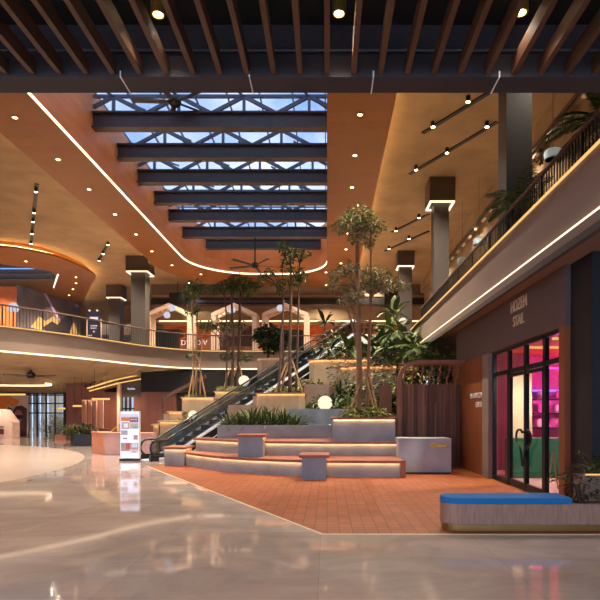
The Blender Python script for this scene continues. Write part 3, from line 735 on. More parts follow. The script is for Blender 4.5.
# structural terrace mass (right of the escalator)
def diag(y): return -5.9 + .768 * (y - 22.88) / .641 + .25
def tz(y): return 1.9 if y < 23.99 else min(5.0, 2.3 + .42 * int((y - 24) / .8))
ty = [22.05] + [24 + .8 * k for k in range(8)] 
for y0, y1 in zip(ty[:-1], ty[1:]):
    a = -4.1 if y0 < 23 else diag(y0); b = max(a, diag(y1))
    notch = [(-1.57, y0), (-1.57, 23.31), (2.51, 23.31), (2.51, y0)] if y0 < 23 else []
    struct(MB().plate(ccw([(a, y0)] + notch + [(4.7, y0), (4.7, y1), (b, y1)]), [], 0, tz((y0 + y1) / 2)).build('floor', M['tstep'], origin=(0, 0, 0)))
planter('long low concrete planter behind the upper seat step, filled with strappy shrubs', [(-4.1, 20.56), (.15, 20.56), (.15, 21.95), (-4.1, 21.95)], .006, 1.5, cap=False)
planter('grey concrete planter above the long low one, holding the white globe', [(-1.56, 21.96), (2.5, 21.96), (2.5, 23.3), (-1.56, 23.3)], .006, 2.12, cap=False)
planter('square concrete planter of the tall tree on the upper seat step', [(.2, 18.6), (2.3, 18.6), (2.3, 20.4), (.2, 20.4)], 1.001, 1.8, led=[(.2, 18.6), (2.3, 18.6)])
fp2 = [(-3.05, 23.9), (-2.95, 23.6), (-2.6, 23.4), (-1.2, 23.38), (-.95, 23.6)]
planter('rounded sand coloured planter of the slim trees beside the escalator', fp2 + [(-.95, 23.98), (-3.05, 23.98)], 1.9, 2.82, M['wplant'], led=fp2)
fp3 = [(-.85, 26.3), (-.6, 26.05), (.2, 25.95), (1.2, 25.9), (2.0, 25.95), (2.0, 26.9)]
planter('curved sand coloured planter high on the terrace beside the escalator', ccw(fp3 + [(-.0, 26.9)]), 3.15, 4.5, M['wplant'], led=fp3[:-1])
fp4 = [(.6, 24.9), (1.6, 24.35), (3.0, 24.1), (4.0, 24.4)]
planter('wide curved sand coloured planter behind the slatted pavilion', ccw(fp4 + [(4.0, 25.55), (.6, 25.55)]), 2.3, 4.05, M['wplant'], led=fp4)
planter('small grey planter box below the curved planter beside the escalator', [(-1.0, 24.02), (.1, 24.02), (.1, 24.75), (-1.0, 24.75)], 2.3, 3.2, M['tstep'], cap=False)
# terrace on the far side of the escalator
for (poly, z) in (([(-8.2, 27.6), (-2.2, 29.3), (-.6, 31.2), (-.6, 33), (-8.2, 33)], 1.9), ([(-6, 30), (-2.2, 29.9), (-.6, 31.6), (-.6, 34), (-6, 34)], 3.4)):
    struct(MB().plate(ccw(poly), [], 0, z).build('floor', M['wplant'], origin=(0, 0, 0)))
def xb(a, b, Y): return X_at(a, Y), X_at(b, Y)
def pbox(label, a, b, yt, Y, dep, z0, m=None, led=True, soil=True, name='planter'):
    x0, x1 = xb(a, b, Y); z1 = H + (VY - yt) * Y / F
    return planter(label, [(x0, Y), (x1, Y), (x1, Y + dep), (x0, Y + dep)], z0, z1, m or M['wplant'], led=[(x0, Y), (x1, Y)] if led else None, soil=soil, capm=M['wplant'], name=name)
pbox('square sand coloured planter of the leftmost tree clump behind the escalator', 182, 214, 397, 28.2, 1.7, 1.9)
pbox('square sand coloured planter of the second tree clump behind the escalator', 215, 251, 391, 29.4, 1.9, 1.9)
pbox('low grey planter with a spiky agave behind the escalator foot', 172, 196, 424, 25.9, 1.2, 0, M['conc'], False)
slab_seat('step_block', 'larger sand coloured stair block left of the agave planter', [(X_at(160, 26.6), 26.6), (X_at(181, 26.6), 26.6), (X_at(181, 26.6), 27.5), (X_at(160, 26.6), 27.5)], [(X_at(160, 26.6), 26.6), (X_at(181, 26.6), 26.6)], 0, H - 7.5 * 26.6 / F, cat='step block', body=M['wplant'], capm=M['wplant'])
slab_seat('step_block', 'upper sand coloured stair block under the leftmost tree clump', [(X_at(169, 27.6), 27.6), (X_at(182, 27.6), 27.6), (X_at(182, 27.6), 28.6), (X_at(169, 27.6), 28.6)], [(X_at(169, 27.6), 27.6), (X_at(182, 27.6), 27.6)], 0, H + 2 * 27.6 / F, cat='step block', body=M['wplant'], capm=M['wplant'])
slab_seat('step_block', 'smallest sand coloured stair block at the left foot of the planted stair', [(X_at(154, 27), 26.9), (X_at(159.5, 27), 26.9), (X_at(159.5, 27), 27.5), (X_at(154, 27), 27.5)], [(X_at(154, 27), 26.9), (X_at(159.5, 27), 26.9)], 0, H - 11 * 27 / F, cat='step block', body=M['wplant'], capm=M['wplant'])
# fluted planter at the balcony nose
fx = [(X_at(257, 34), 34.6), (X_at(260, 34), 34.2), (X_at(270, 34), 33.9), (X_at(282, 34), 33.9), (X_at(288, 34), 34.2)]
fl = planter('fluted wooden planter below the dark round shrub beside the escalator', ccw(fx + [(X_at(288, 34), 35.4), (X_at(257, 34), 35.4)]), 3.41, 5.35, M['parapet'], led=fx, capm=M['wplant'])
for k in range(14):
    q = resample(fx, 14)[k]; MB().box(q.x - .05, q.x + .05, q.y - .06, q.y + .02, 3.6, 5.28).build('flute', M['parapet'], fl)

# ---- white globes and lamps on the terrace
def globe(px, py, Y, r, label):
    p = P(px, py, Y); pr = [(r * math.sin(PI * k / 12), -r * math.cos(PI * k / 12)) for k in range(13)]
    return tag(MB().lathe([(max(.001, a), b) for a, b in pr], p, 20).build('globe_lamp', M['globe'], smooth=True), label, 'globe lamp')
globe(325, 403, 22.6, .30, 'largest white globe lamp, in the grey planter left of the tall tree')
globe(403, 322, 28.5, .22, 'white globe lamp among the big leaves near the right parapet')
globe(366, 339, 27.0, .24, 'white globe lamp half hidden behind the trunks of the tall tree')
globe(193, 415, 26.4, .22, 'white globe lamp behind the agave')
globe(244, 381, 30.0, .3, 'white globe lamp at the foot of the second tree clump')

# ================================================================== TREES AND PLANTS
def cluster(mb, c, r, n, size, flat=.75):
    for _ in range(n):
        while True:
            v = Vector((random.uniform(-1, 1), random.uniform(-1, 1), random.uniform(-1, 1)))
            if .15 < v.length < 1: break
        p = c + Vector((v.x * r, v.y * r, v.z * r * flat))
        dr = Vector((v.x + random.uniform(-.6, .6), v.y + random.uniform(-.6, .6), v.z * .5 + random.uniform(-.5, .25)))
        mb.leaf(p, dr, Vector((random.uniform(-.3, .3), random.uniform(-.3, .3), 1)), size * random.uniform(.7, 1.25), size * random.uniform(.42, .62), .15, .15)
def tree(label, Y, trunks, crowns, leaf, bark, base_z, size=.2, dens=1.0, braces=(), under=None, cat='tree', dY=.0, group=None):
    """trunks: list of (pixel polyline, radius); crowns: (px,py,r_px,dy)"""
    p0 = trunks[0][0][0]; base = P(p0[0], p0[1], Y); base.z = base_z
    t = thing('tree', label, cat, base, group)
    for pts, r, dy in trunks:
        q = [P(a, b, Y + dy) for a, b in pts]; q[0].z = base_z - .05
        sp = smooth_path(q, 4); k = len(sp)
        MB().tube(sp, [r * (1 - .55 * i / (k - 1)) * (1.35 if i == 0 else 1) for i in range(k)], 8).build('trunk', bark, t, smooth=True)
    ends = [P(a, b, Y + dy) for pts, r, dy in trunks for (a, b) in pts[1:]]
    mb = MB()
    for (px, py, rp, dy) in crowns:
        r = rp * Y / F; c = P(px, py, Y + dy)
        cluster(mb, c, r, int(dens * 210 * max(.25, r * r / .16)), size)
        e = min(ends, key=lambda q: (q - c).length + (0 if q.z < c.z + .2 else 1.5))
        if (e - c).length > .25:
            m_ = e.lerp(c, .5) + Vector((0, 0, .12)); MB().tube(smooth_path([e - Vector((0, 0, .25)), m_, c], 3), [.035, .032, .03, .028, .024, .02, .015], 6).build('branch', bark, t)
    mb.build('foliage', leaf, t)
    for (a, b) in braces:
        A_, B_ = P(a[0], a[1], Y + a[2]), P(b[0], b[1], Y); A_.z = base_z - .02
        MB().tube([A_, B_], .035, 6).build('support_pole', M['bamboo'], t)
    return t
tree('tallest tree with pale layered crowns in the square planter on the seat steps', 19.45,
     [([(359, 417), (359, 350), (358, 290), (357, 240), (357, 222)], .11, 0), ([(367, 417), (369, 350), (371, 290), (371, 240), (371, 228)], .07, .25)],
     [(361, 214, 10, 0), (366, 218, 9, .4), (349, 221, 10, -.3), (339, 228, 6.5, 0), (358, 228, 12, .3), (373, 224, 9, 0), (381, 227, 5, .2), (357, 238, 7, 0), (371, 236, 5.5, .2), (369, 243, 3.5, 0), (350, 213, 6, .4), (344, 223, 6, .5),
      (336, 276, 7, 0), (343, 270, 7, .3), (352, 268, 7, -.3), (349, 288, 8, .2), (332, 284, 5, -.3), (343, 299, 6, .2), (350, 299, 6, .4), (357, 294, 6, -.3), (361, 283, 6, .4),
      (371, 274, 9, .4), (381, 276, 9, 0), (391, 282, 7, -.2), (400, 286, 5, 0), (405, 287, 3.5, 0), (378, 286, 7, .3), (369, 286, 6, .1), (388, 289, 5, .2)],
     M['leaf'], M['bark'], 1.76, .17, 1.0,
     [((347, 417, -.4), (362, 378)), ((354, 417, .3), (363, 370)), ((376, 416, .2), (366, 376)), ((379, 417, -.3), (369, 374))])
tree('group of tall slim trunks with sparse tufts beside the escalator', 23.7,
     [([(290, 393), (290, 340), (291, 290), (290, 248)], .085, 0), ([(283, 393), (283, 340), (283, 290), (282, 262)], .05, .15), ([(296, 393), (298, 330), (299, 280), (300, 258)], .055, .2), ([(279, 393), (281, 340), (284, 300)], .06, -.2)],
     [(282, 243, 5, 0), (285, 249, 7, .2), (291, 252, 7, -.2), (288, 259, 6, 0), (299, 255, 6, .2), (305, 254, 4, 0), (286, 268, 5.5, .2), (293, 272, 5, -.2), (300, 271, 4, 0), (270, 272, 5, 0), (263, 281, 4.5, .2), (262, 275, 4, .1), (276, 283, 4.5, .2), (287, 281, 5, 0), (296, 282, 5, .1), (303, 277, 4, 0), (281, 291, 4, 0)],
     M['leafm'], M['barkd'], 2.78, .16, .85,
     [((274, 392, -.1), (287, 362)), ((280, 393, .2), (289, 362)), ((303, 392, .15), (292, 360))])
tree('second clump of trunks with a dark flat crown behind the escalator', 30.2,
     [([(232, 392), (233, 350), (232, 310), (231, 286)], .1, 0), ([(238, 392), (239, 350), (240, 300), (240, 284)], .11, .2), ([(226, 392), (227, 345), (226, 310), (224, 292)], .06, -.2)],
     [(222, 287, 6, 0), (217, 291, 4, .2), (229, 285, 7, .2), (237, 281, 8, 0), (236, 290, 6, .3), (245, 284, 8, -.2), (253, 286, 5, 0), (248, 291, 5, .2), (258, 285, 3, 0), (213, 289, 3, 0), (212, 325, 5, 0), (221, 326, 5, .2), (231, 326, 5, .3), (241, 324, 4, 0), (205, 328, 3, .2), (224, 356, 3.5, 0), (230, 357, 3.5, .2), (246, 357, 5, 0)],
     M['leafm'], M['barkd'], 2.9 + .1, .2, .9,
     [((222, 391, -.2), (231, 365)), ((246, 391, .2), (239, 362)), ((228, 391, .2), (237, 366))])
tree('leftmost clump of slim trunks with small tufts behind the escalator', 28.9,
     [([(193, 397), (193, 350), (192, 310), (192, 292)], .05, 0), ([(196, 397), (197, 350), (197, 310), (198, 288)], .055, .2), ([(200, 397), (201, 360), (203, 330)], .04, -.1)],
     [(196, 286, 7, 0), (190, 290, 6, .2), (203, 288, 5, 0), (194, 296, 5, -.2), (186, 290, 3.5, 0), (191, 311, 5, 0), (197, 309, 4, .2), (206, 327, 4.5, 0), (201, 325, 4, .1), (190, 355, 3, 0), (197, 352, 3.5, .2), (211, 327, 3, 0)],
     M['leafm'], M['bark'], 2.7, .17, .85,
     [((188, 397, 0), (194, 368)), ((192, 397, .2), (197, 366)), ((206, 397, 0), (199, 364))])
tree('dark round leafy shrub over the fluted planter beside the escalator', 34.6,
     [([(268, 357), (268, 348), (268, 340)], .09, 0)],
     [(262, 333, 7, 0), (269, 331, 8, .3), (277, 334, 7, 0), (266, 341, 8, -.3), (275, 343, 7.5, .2), (259, 337, 5, .2), (283, 338, 5, 0), (270, 348, 6, 0), (280, 347, 5, .3)],
     M['leafd'], M['barkd'], 5.29, .26, .9, cat='shrub')
def blades_plant(label, loc, n, L, W, droop, tilt, m, name='leafy_plant', cat='plant', group=None, seg=5, stem=0, wprof=None, spread=.05):
    loc = Vector(loc); t = thing(name, label, cat, loc, group)
    top = loc + Vector((0, 0, stem))
    if stem: MB().tube([loc - Vector((0, 0, .08)), top], [.04, .03], 6).build('stem', M['barkd'], t)
    mb = MB()
    for k in range(n):
        a = 2 * PI * (k + random.random()) / n; el = random.uniform(*tilt)
        d = Vector((math.cos(a) * math.cos(el), math.sin(a) * math.cos(el), math.sin(el)))
        p = top + Vector((math.cos(a), math.sin(a), 0)) * spread * random.random() - Vector((0, 0, .06 if not stem else 0))
        mb.blade(p, d, L * random.uniform(.75, 1.15), W * random.uniform(.8, 1.2), droop * random.uniform(.7, 1.3), seg, wprof)
    mb.build('leaves', m, t); return t
def palm(label, loc, n, L, stem, m, group=None, tilt=(.2, 1.2), droop=1.3, cat='palm', lw=.05):
    loc = Vector(loc); t = thing('potted_palm', label, cat, loc, group)
    top = loc + Vector((0, 0, stem)); MB().tube([loc - Vector((0, 0, .05)), top], [.06, .04], 6).build('stem', M['barkd'], t)
    for k in range(n):
        a = 2 * PI * (k + random.random() * .8) / n; el = random.uniform(*tilt)
        d = Vector((math.cos(a) * math.cos(el), math.sin(a) * math.cos(el), math.sin(el))); pts = [top]; cur = top.copy(); mb = MB()
        Lk = L * random.uniform(.8, 1.1)
        for i in range(10):
            d = (d + Vector((0, 0, -droop / 10))).normalized(); cur = cur + d * Lk / 10; pts.append(cur.copy())
            if i > 0:
                side = d.cross(Vector((0, 0, 1)));
                if side.length < 1e-3: side = Vector((1, 0, 0))
                side.normalize(); l = Lk * .34 * math.sin(PI * (i + .8) / 11.5)
                for s in (-1, 1):
                    for h in (0, .5): mb.leaf(cur - d * Lk / 10 * h, side * s + d * .7 + Vector((0, 0, -.25)), Vector((0, 0, 1)), l, lw, .1, .15)
        mb.tube(pts, [.014 - .001 * i for i in range(11)], 5); mb.build('frond', m, t)
    return t
def bushy(label, loc, r, n, size, m, flat=.8, name='leafy_shrub', cat='shrub', group=None, stems=3):
    loc = Vector(loc); t = thing(name, label, cat, loc, group)
    mb = MB()
    for k in range(stems):
        a = 2 * PI * k / stems; mb.tube([loc - Vector((0, 0, .08)), loc + Vector((math.cos(a) * r * .3, math.sin(a) * r * .3, r * flat))], .018, 5)
    mb.build('stem', M['barkd'], t)
    mb = MB(); cluster(mb, loc + Vector((0, 0, r * flat * .95)), r, n, size, flat); mb.build('leaves', m, t); return t
banana = lambda t: (.25 + 1.6 * t if t < .45 else max(.03, 1.0 - (t - .45) ** 1.5 * 2.4))
# strappy shrubs in the long planter
for i in range(7):
    x = -3.75 + i * .42
    blades_plant('strappy green shrub in the long low planter, %s from its left end' % ORD[i], (x, 21.2 + .2 * (i % 2), 1.44), 75, .95 if 1 < i < 6 else .75, .10, 1.15, (.55, 1.45), M['strap'], 'strap_leaf_plant', 'shrub', 'strappy shrubs in the long low planter', spread=.25)
# under-planting of the tree planters
for (px, dy, i) in ((350, 0, 0), (357, -.3, 1), (373, -.2, 2), (378, .1, 3)):
    bushy('low yellow green cover plant at the foot of the tallest tree, %s from the left' % ORD[i], (X_at(px, 19.4), 19.3 + dy, 1.74), .34, 110, .18, M['leafy'], .6, 'cover_plant', 'cover plant', 'cover plants under the tallest tree')
for i, px in enumerate((270, 279, 287, 296)):
    bushy('low green cover plant under the slim trees beside the escalator, %s from left' % ORD[i], (X_at(px, 23.7), 23.68, 2.76), .24, 55, .15, M['leafy'] if i < 3 else M['leafm'], .55, 'cover_plant', 'cover plant', 'cover plants under the slim trees')
for i, px in enumerate((190, 197)):
    bushy('low lime cover plant at the foot of the leftmost trees, %s from the left' % ORD[i], (X_at(px, 28.7), 28.7, 2.66), .26, 50, .16, M['leafy'], .5, 'cover_plant', 'cover plant', 'cover plants under the leftmost trees')
for i, px in enumerate((222, 228, 243)):
    bushy('low cover plant at the foot of the second tree clump, %s from the left' % ORD[i], (X_at(px, 29.8), 29.8, 3.05), .3, 50, .16, M['leafy'], .6, 'cover_plant', 'cover plant', 'cover plants under the second tree clump')
blades_plant('spiky dark agave in the low grey planter behind the escalator foot', (X_at(191, 26.4), 26.4, 1.38), 26, .8, .11, .5, (.35, 1.3), M['leafd'], 'agave', 'agave')
blades_plant('small lime green plant left of the agave', (X_at(182, 26.3), 26.3, 1.38), 20, .5, .08, .9, (.5, 1.3), M['leafy'], 'leafy_plant', 'plant')
# plants on the terrace between the globe and the right parapet
for (px, Y, z, L, W, n, lab, mm) in (
        (314, 22.6, 2.06, .5, .07, 24, 'small fern left of the largest globe lamp', 'strap'), (336, 22.7, 2.06, .8, .09, 26, 'green strappy plant right of the largest globe lamp', 'strap'),
        (346, 22.8, 2.06, .9, .12, 24, 'broad leaf plant left of the supports of the tallest tree', 'leafm'), (352, 24.6, 2.7, 1.0, .14, 22, 'lush broad leaf plant behind the trunk of the tallest tree', 'leafm'),
        (340, 24.6, 2.7, .9, .1, 22, 'leafy plant below the curved high planter', 'leafm'), (384, 22.8, 2.06, .9, .12, 22, 'dark broad leaf plant beside the slatted pavilion post', 'leafd'),
        (372, 24.5, 2.7, .9, .12, 22, 'leafy plant right of the trunk of the tallest tree', 'leafd'), (300, 24.4, 3.5, .6, .09, 22, 'pale leafy plant in the small grey planter box', 'leaf'),
        (309, 24.4, 3.5, .5, .09, 18, 'second pale leafy plant in the small grey planter box', 'leaf')):
    blades_plant(lab, (X_at(px, Y), Y, max(z, tz(Y) - .04) if z != 3.5 else 3.12), n, L, W, 1.1, (.4, 1.4), M[mm], wprof=banana)
for (px, Y, z, stem, L, W, n, lab) in (
        (331, 26.3, 4.44, .5, 1.1, .26, 9, 'fan leaved plant on a thin stem in front of the curved high planter'),
        (325, 30.5, 6.08, .8, 1.0, .3, 9, 'dark broad leaved plant above the top of the escalator'),
        (349, 26.4, 4.44, .4, 1.5, .34, 12, 'big leaved plant left of the tallest tree trunk at the terrace top'),
        (377, 26.4, 4.1, .8, 1.5, .34, 14, 'big leaved plant right of the trunk of the tallest tree'),
        (392, 24.9, 4.04, .7, 1.4, .3, 14, 'big leaved plant in the wide curved planter, left one'),
        (408, 24.9, 4.04, 1.0, 1.5, .34, 14, 'big leaved plant in the wide curved planter, right one'),
        (390, 27.2, 5.0, 1.0, 1.3, .34, 16, 'tall big leaved plant below the globe lamp near the right parapet'),
        (414, 23.7, 1.9, 2.6, 1.1, .28, 16, 'big leaved plant close to the right parapet wall'),
        (394, 28.6, 5.0, 2.1, 1.3, .34, 14, 'highest big leaved plant on the terrace beside the far right column'),
        (385, 28.6, 5.0, .9, 1.5, .3, 14, 'big leaved plant at the back of the terrace behind the tallest tree')):
    blades_plant(lab, (X_at(px, Y), Y, max(z, tz(Y) - .04)), n, L, W, 1.2, (.15, 1.35), random.choice([M['leafm'], M['leafd'], M['leafm']]), 'broad_leaf_plant', 'plant', stem=stem, wprof=banana)
for (px, py, Y, r, lab, mm) in ((355, 352, 25.1, .5, 'round bush behind the trunks halfway up the terrace', 'leafm'), (343, 343, 27.0, .5, 'pale flowering bush beside the top of the escalator', 'leaf'), (336, 338, 27.6, .4, 'smaller pale flowering bush beside the top of the escalator', 'leaf'),
                         (366, 366, 24.6, .45, 'bush of rosette leaves right behind the tallest tree', 'leaf'), (384, 340, 27.0, .6, 'bushy shrub in the middle of the terrace planting', 'leafm'), (412, 352, 23.0, .6, 'bushy shrub beside the right parapet wall', 'leafm'),
                         (410, 366, 22.9, .45, 'bush seen between the pavilion ribs', 'leaf'), (424, 354, 22.4, .45, 'yellow green bush at the right end of the terrace planting', 'leafy'), (396, 352, 24.6, .5, 'pale bush above the slatted pavilion', 'leaf'), (430, 367, 22.9, .4, 'dark bush seen between the right pavilion ribs', 'leafd')):
    p = P(px, py, Y); zb = tz(Y) - .03
    bushy(lab, (p.x, p.y, zb), max(r, (p.z - zb) * .62), int(240 * max(1, (p.z - zb) * .8)), .2, M[mm], 1.0 if p.z - zb > r else .8, stems=4)
for i, (px, Y, rr, mm, lab) in enumerate(((317, 23.6, .4, 'leafm', 'low fern bush behind the largest globe lamp'), (330, 23.7, .45, 'leafd', 'dark bush right behind the largest globe lamp'), (347, 23.7, .5, 'leafm', 'leafy bush low behind the supports of the tallest tree'),
        (375, 23.7, .5, 'leaf', 'pale rosette bush behind the side board of the pavilion'), (387, 23.6, .5, 'leafm', 'green bush behind the pavilion post'), (305, 25.0, .4, 'leaf', 'pale bush beside the escalator above the small grey planter'), (318, 25.4, .35, 'leafm', 'small bush beside the escalator below the curved high planter'))):
    bushy(lab, (X_at(px, Y), Y, tz(Y) - .03), rr, 190, .2, M[mm], 1.0, stems=4)
palm('tall palm growing at the top of the terrace near the right parapet', (3.15, 25.9, 3.1), 14, 1.1, 2.0, M['leafm'])
palm('tall palm in front of the right parapet, nearer the slatted pavilion', (3.55, 22.5, 1.87), 16, 1.1, 2.6, M['leafm'])
palm('slim tall palm in front of the right parapet behind the nearer one', (3.0, 23.4, 1.87), 14, 1.0, 3.4, M['leafm'])
palm('palm on the right gallery in front of the dark column', (5.2, 14.55, F2), 18, 1.0, 1.4, M['leafm'], tilt=(.3, 1.4))
palm('palm on the right gallery nearest the camera', (5.75, 11.3, F2), 20, 1.25, 1.75, M['leafm'], tilt=(.2, 1.4))

# ================================================================== SLATTED PAVILION
pv = thing('slatted_pavilion', 'brown wooden pavilion with a curved ribbed roof and a slatted board wall', 'pavilion', (3.6, 19.3, 0))
def rib_path(x0, zt, r, x1, y): return [(x0, y, .01), (x0, y, zt - r)] + [(x0 + r - r * math.cos(a), y, zt - r + r * math.sin(a)) for a in [PI / 2 * k / 7 for k in range(1, 8)]] + [(x1, y, zt)]
def frame(mb, path, w, dep):
    path = [Vector(p) for p in path]; k = len(path); vs = []; fs = []
    for i in range(k):
        d = (path[min(i + 1, k - 1)] - path[max(i - 1, 0)]).normalized(); n = Vector((d.z, 0, -d.x))
        for yy in (0, dep): vs += [path[i] - n * w / 2 + Vector((0, yy, 0)), path[i] + n * w / 2 + Vector((0, yy, 0))]
    for i in range(k - 1):
        a = 4 * i; b = a + 4
        for q in ((0, 1), (1, 3), (3, 2), (2, 0)): fs.append((a + q[0], a + q[1], b + q[1], b + q[0]))
    fs += [(0, 2, 3, 1), (4 * k - 4, 4 * k - 3, 4 * k - 1, 4 * k - 2)]
    return mb.add(vs, fs)
frame(MB(), rib_path(2.5, 3.72, .7, 4.78, 19.0), .13, .25).build('front_frame', M['rib'], pv)
for k in range(7):
    x = 2.75 + k * .31
    pts = [(x, 19.75, 2.95), (x, 19.75, 3.2)] + [(x, 19.75 - .42 * math.sin(a), 3.2 + .42 * (1 - math.cos(a))) for a in [PI / 2 * j / 6 for j in range(1, 7)]] + [(x, 19.3, 3.64)]
    mb = MB()
    for a, b in zip(pts[:-1], pts[1:]): mb.bar(a, b, .06, .04, up=(1, 0, 0))
    mb.build('rib', M['rib'], pv)
MB().box(2.9, 4.78, 19.28, 19.75, 3.64, 3.7).build('roof_board', M['rib'], pv)
mb = MB()
random.seed(3)
for k in range(17):
    x = 2.62 + k * .127; mb.box(x, x + .115, 19.7 + .03 * (k % 2), 19.78, .02, 2.98 - (0 if k % 3 else .0))
mb.box(2.6, 4.78, 19.78, 19.84, .02, 2.95)
mb.build('board_wall', M['slatw'], pv)
mb = MB()
for k in range(5): mb.box(2.78 + k * .36, 2.82 + k * .36, 19.62, 19.7, .02, 2.2 + .1 * (k % 2))
mb.build('batten', M['slatw'], pv)
MB().box(1.95, 2.4, 20.45, 20.53, 1.0, 3.0).build('side_board', M['slatw'], pv)
# reception box in front
rb = thing('reception_counter', 'grey concrete counter box in front of the slatted pavilion', 'counter', (3.12, 18.1, .006))
MB().box(2.30, 3.98, 17.6, 18.6, 0.046, 1.14).build('body', M['concl'], rb, bevel=.01)
MB().box(2.34, 3.94, 17.66, 18.55, .006, .046).build('plinth', M['black'], rb)
pl = MB(); pts = [(3.30 - .0, .86)] + [(3.56 - .30 * math.cos(PI * k / 10) * (1), .86 + .14 * math.sin(PI * k / 10) ** .7) for k in range(11)][1:-1] + [(3.9, .86), (3.75, .83), (3.4, .84)]
pl.add([(x, 17.56, z) for x, z in pts] + [(x, 17.6, z) for x, z in pts], [tuple(range(len(pts))), tuple(range(2 * len(pts) - 1, len(pts) - 1, -1))] + [(i, i + len(pts), (i + 1) % len(pts) + len(pts), (i + 1) % len(pts)) for i in range(len(pts))])
pq = pl.build('plaque', M['gold'], rb)
mbq = MB().box(3.52, 3.82, 17.545, 17.56, .885, .91); q_ = mbq.build('white_script', M['white'], rb)

# orange wood wall with the information sign, stone pilaster
struct(box('wall_right', 4.8, 4.98, 16.95, 21.0, .0, 3.72, M['orwood']))
struct(box('trim_9', 4.78, 5.0, 16.3, 16.95, .0, 3.72, M['parapet']))
sg = thing('wall_sign', 'white lettering on the orange wood wall beside the shop front', 'sign', (4.79, 17.6, 2.2))
text_mesh('upper_line', 'INFORMATION', .245, M['white'], sg, (4.79, 16.98, 2.50), (PI / 2, 0, -PI / 2), .012, 'RIGHT', .82)
text_mesh('lower_line', 'CENTER', .245, M['white'], sg, (4.79, 16.98, 2.21), (PI / 2, 0, -PI / 2), .012, 'RIGHT', .82)

# ================================================================== SHOP FRONT ON THE RIGHT
SX = 4.95
sf = thing('glass_storefront', 'black framed glass shop front with a double door and pink light inside', 'shop front', (SX, 13.8, 0))
ys = [11.45, 12.43, 13.65, 14.9, 16.25]
def fr(y0, y1, z0, z1, name='frame', dx=.05): return MB().box(SX - dx, SX + dx, y0, y1, z0, z1).build(name, M['black'], sf)
for y in ys: fr(y - .06, y + .06, .0, 3.72, 'mullion')
fr(ys[0], ys[-1], 3.64, 3.74, 'head_rail'); fr(ys[0], ys[-1], 3.02, 3.13, 'transom')
for a, b in ((0, 1), (3, 4)): fr(ys[a], ys[b], .0, .14, 'bottom_rail')
for a, b in zip(ys[:-1], ys[1:]): MB().box(SX - .006, SX + .006, a + .06, b - .06, 3.13, 3.64).build('fanlight_pane', M['glasss'], sf)
for a, b in ((0, 1), (3, 4)): MB().box(SX - .006, SX + .006, ys[a] + .06, ys[b] - .06, .14, 3.02).build('side_pane', M['glasss'], sf)
for i, (a, b) in enumerate(((ys[1] + .07, ys[2] - .01), (ys[2] + .01, ys[3] - .07))):
    mb = MB(); mb.box(SX - .04, SX + .04, a, a + .07, .02, 3.0).box(SX - .04, SX + .04, b - .07, b, .02, 3.0).box(SX - .04, SX + .04, a, b, 2.92, 3.0).box(SX - .04, SX + .04, a, b, .02, .2)
    dr = mb.build('door', M['black'], sf)
    MB().box(SX - .006, SX + .006, a + .07, b - .07, .2, 2.92).build('door_pane', M['glasss'], dr, origin=sf.location)
    yc = ys[2]; s = -1 if i == 0 else 1
    pts = [(SX - .08, yc + s * o, z) for o, z in ((.05, .62), (.09, .8), (.2, 1.05), (.44, 1.22), (.5, 1.38), (.4, 1.5), (.18, 1.53), (.07, 1.46))]
    h = MB().tube(smooth_path(pts, 4), .03, 8); h.bar((SX - .08, yc + s * .06, .7), (SX - .03, yc + s * .05, .7), .03, .03).bar((SX - .08, yc + s * .08, 1.48), (SX - .03, yc + s * .06, 1.5), .03, .03)
    h.build('pull_handle', M['black'], dr, origin=sf.location)
struct(box('trim_10', 4.8, 5.05, 11.12, 11.39, 0, 3.72, M['orwood']))
ss = thing('shop_sign', 'two rows of pale metal letters on the dark band above the shop front', 'sign', (4.78, 14.4, 4.2))
text_mesh('upper_row', 'HOZEM', .42, M['cream'], ss, (4.785, 13.75, 4.66), (PI / 2, 0, -PI / 2), .012, 'CENTER', .8)
text_mesh('lower_row', 'STAIL', .38, M['cream'], ss, (4.785, 13.75, 4.27), (PI / 2, 0, -PI / 2), .012, 'CENTER', .85)
struct(box('wall_right', 4.92, 9.5, 10.2, 11.1, 0, 4.95, M['blackstone']))
# interior
struct(box('wall_back', 5.05, 9.5, 19.7, 19.85, 0, 4.9, M['pink'])); struct(box('wall_back', 5.05, 6.75, 18.7, 18.8, 0, 4.0, M['parapet'])); struct(box('wall_right', 9.3, 9.45, 11.1, 19.7, 0, 4.9, M['pink']))
struct(box('ceiling', 5.05, 9.4, 11.1, 19.7, 4.0, 4.1, M['orange']))
struct(MB().box(5.06, 9.4, 11.1, 19.7, .0, .012).build('floor', M['rose']))
tag(box('bar_counter', 5.5, 8.6, 16.3, 17.0, .012, 1.2, M['green']), 'green tiled counter inside the shop behind the glass doors', 'counter')
tag(box('menu_panel', 5.75, 6.45, 17.3, 17.42, .012, 3.2, M['cream']), 'tall cream panel behind the green counter inside the shop', 'panel')
tag(box('menu_panel', 5.1, 5.7, 18.4, 18.5, .012, 3.3, M['cream']), 'cream board beside the tall cream panel inside the shop', 'panel')
shf = thing('wall_shelf', 'dark shelf rack with jars before the pink shop wall', 'shelf', (7.6, 19.4, 1.2))
for z in (1.4, 1.9, 2.4): MB().box(6.7, 8.8, 19.2, 19.6, z, z + .05).build('board', M['black'], shf)
for x in (6.7, 8.8): MB().box(x - .03, x + .03, 19.2, 19.6, .9, 2.8).build('upright', M['black'], shf)
random.seed(11)
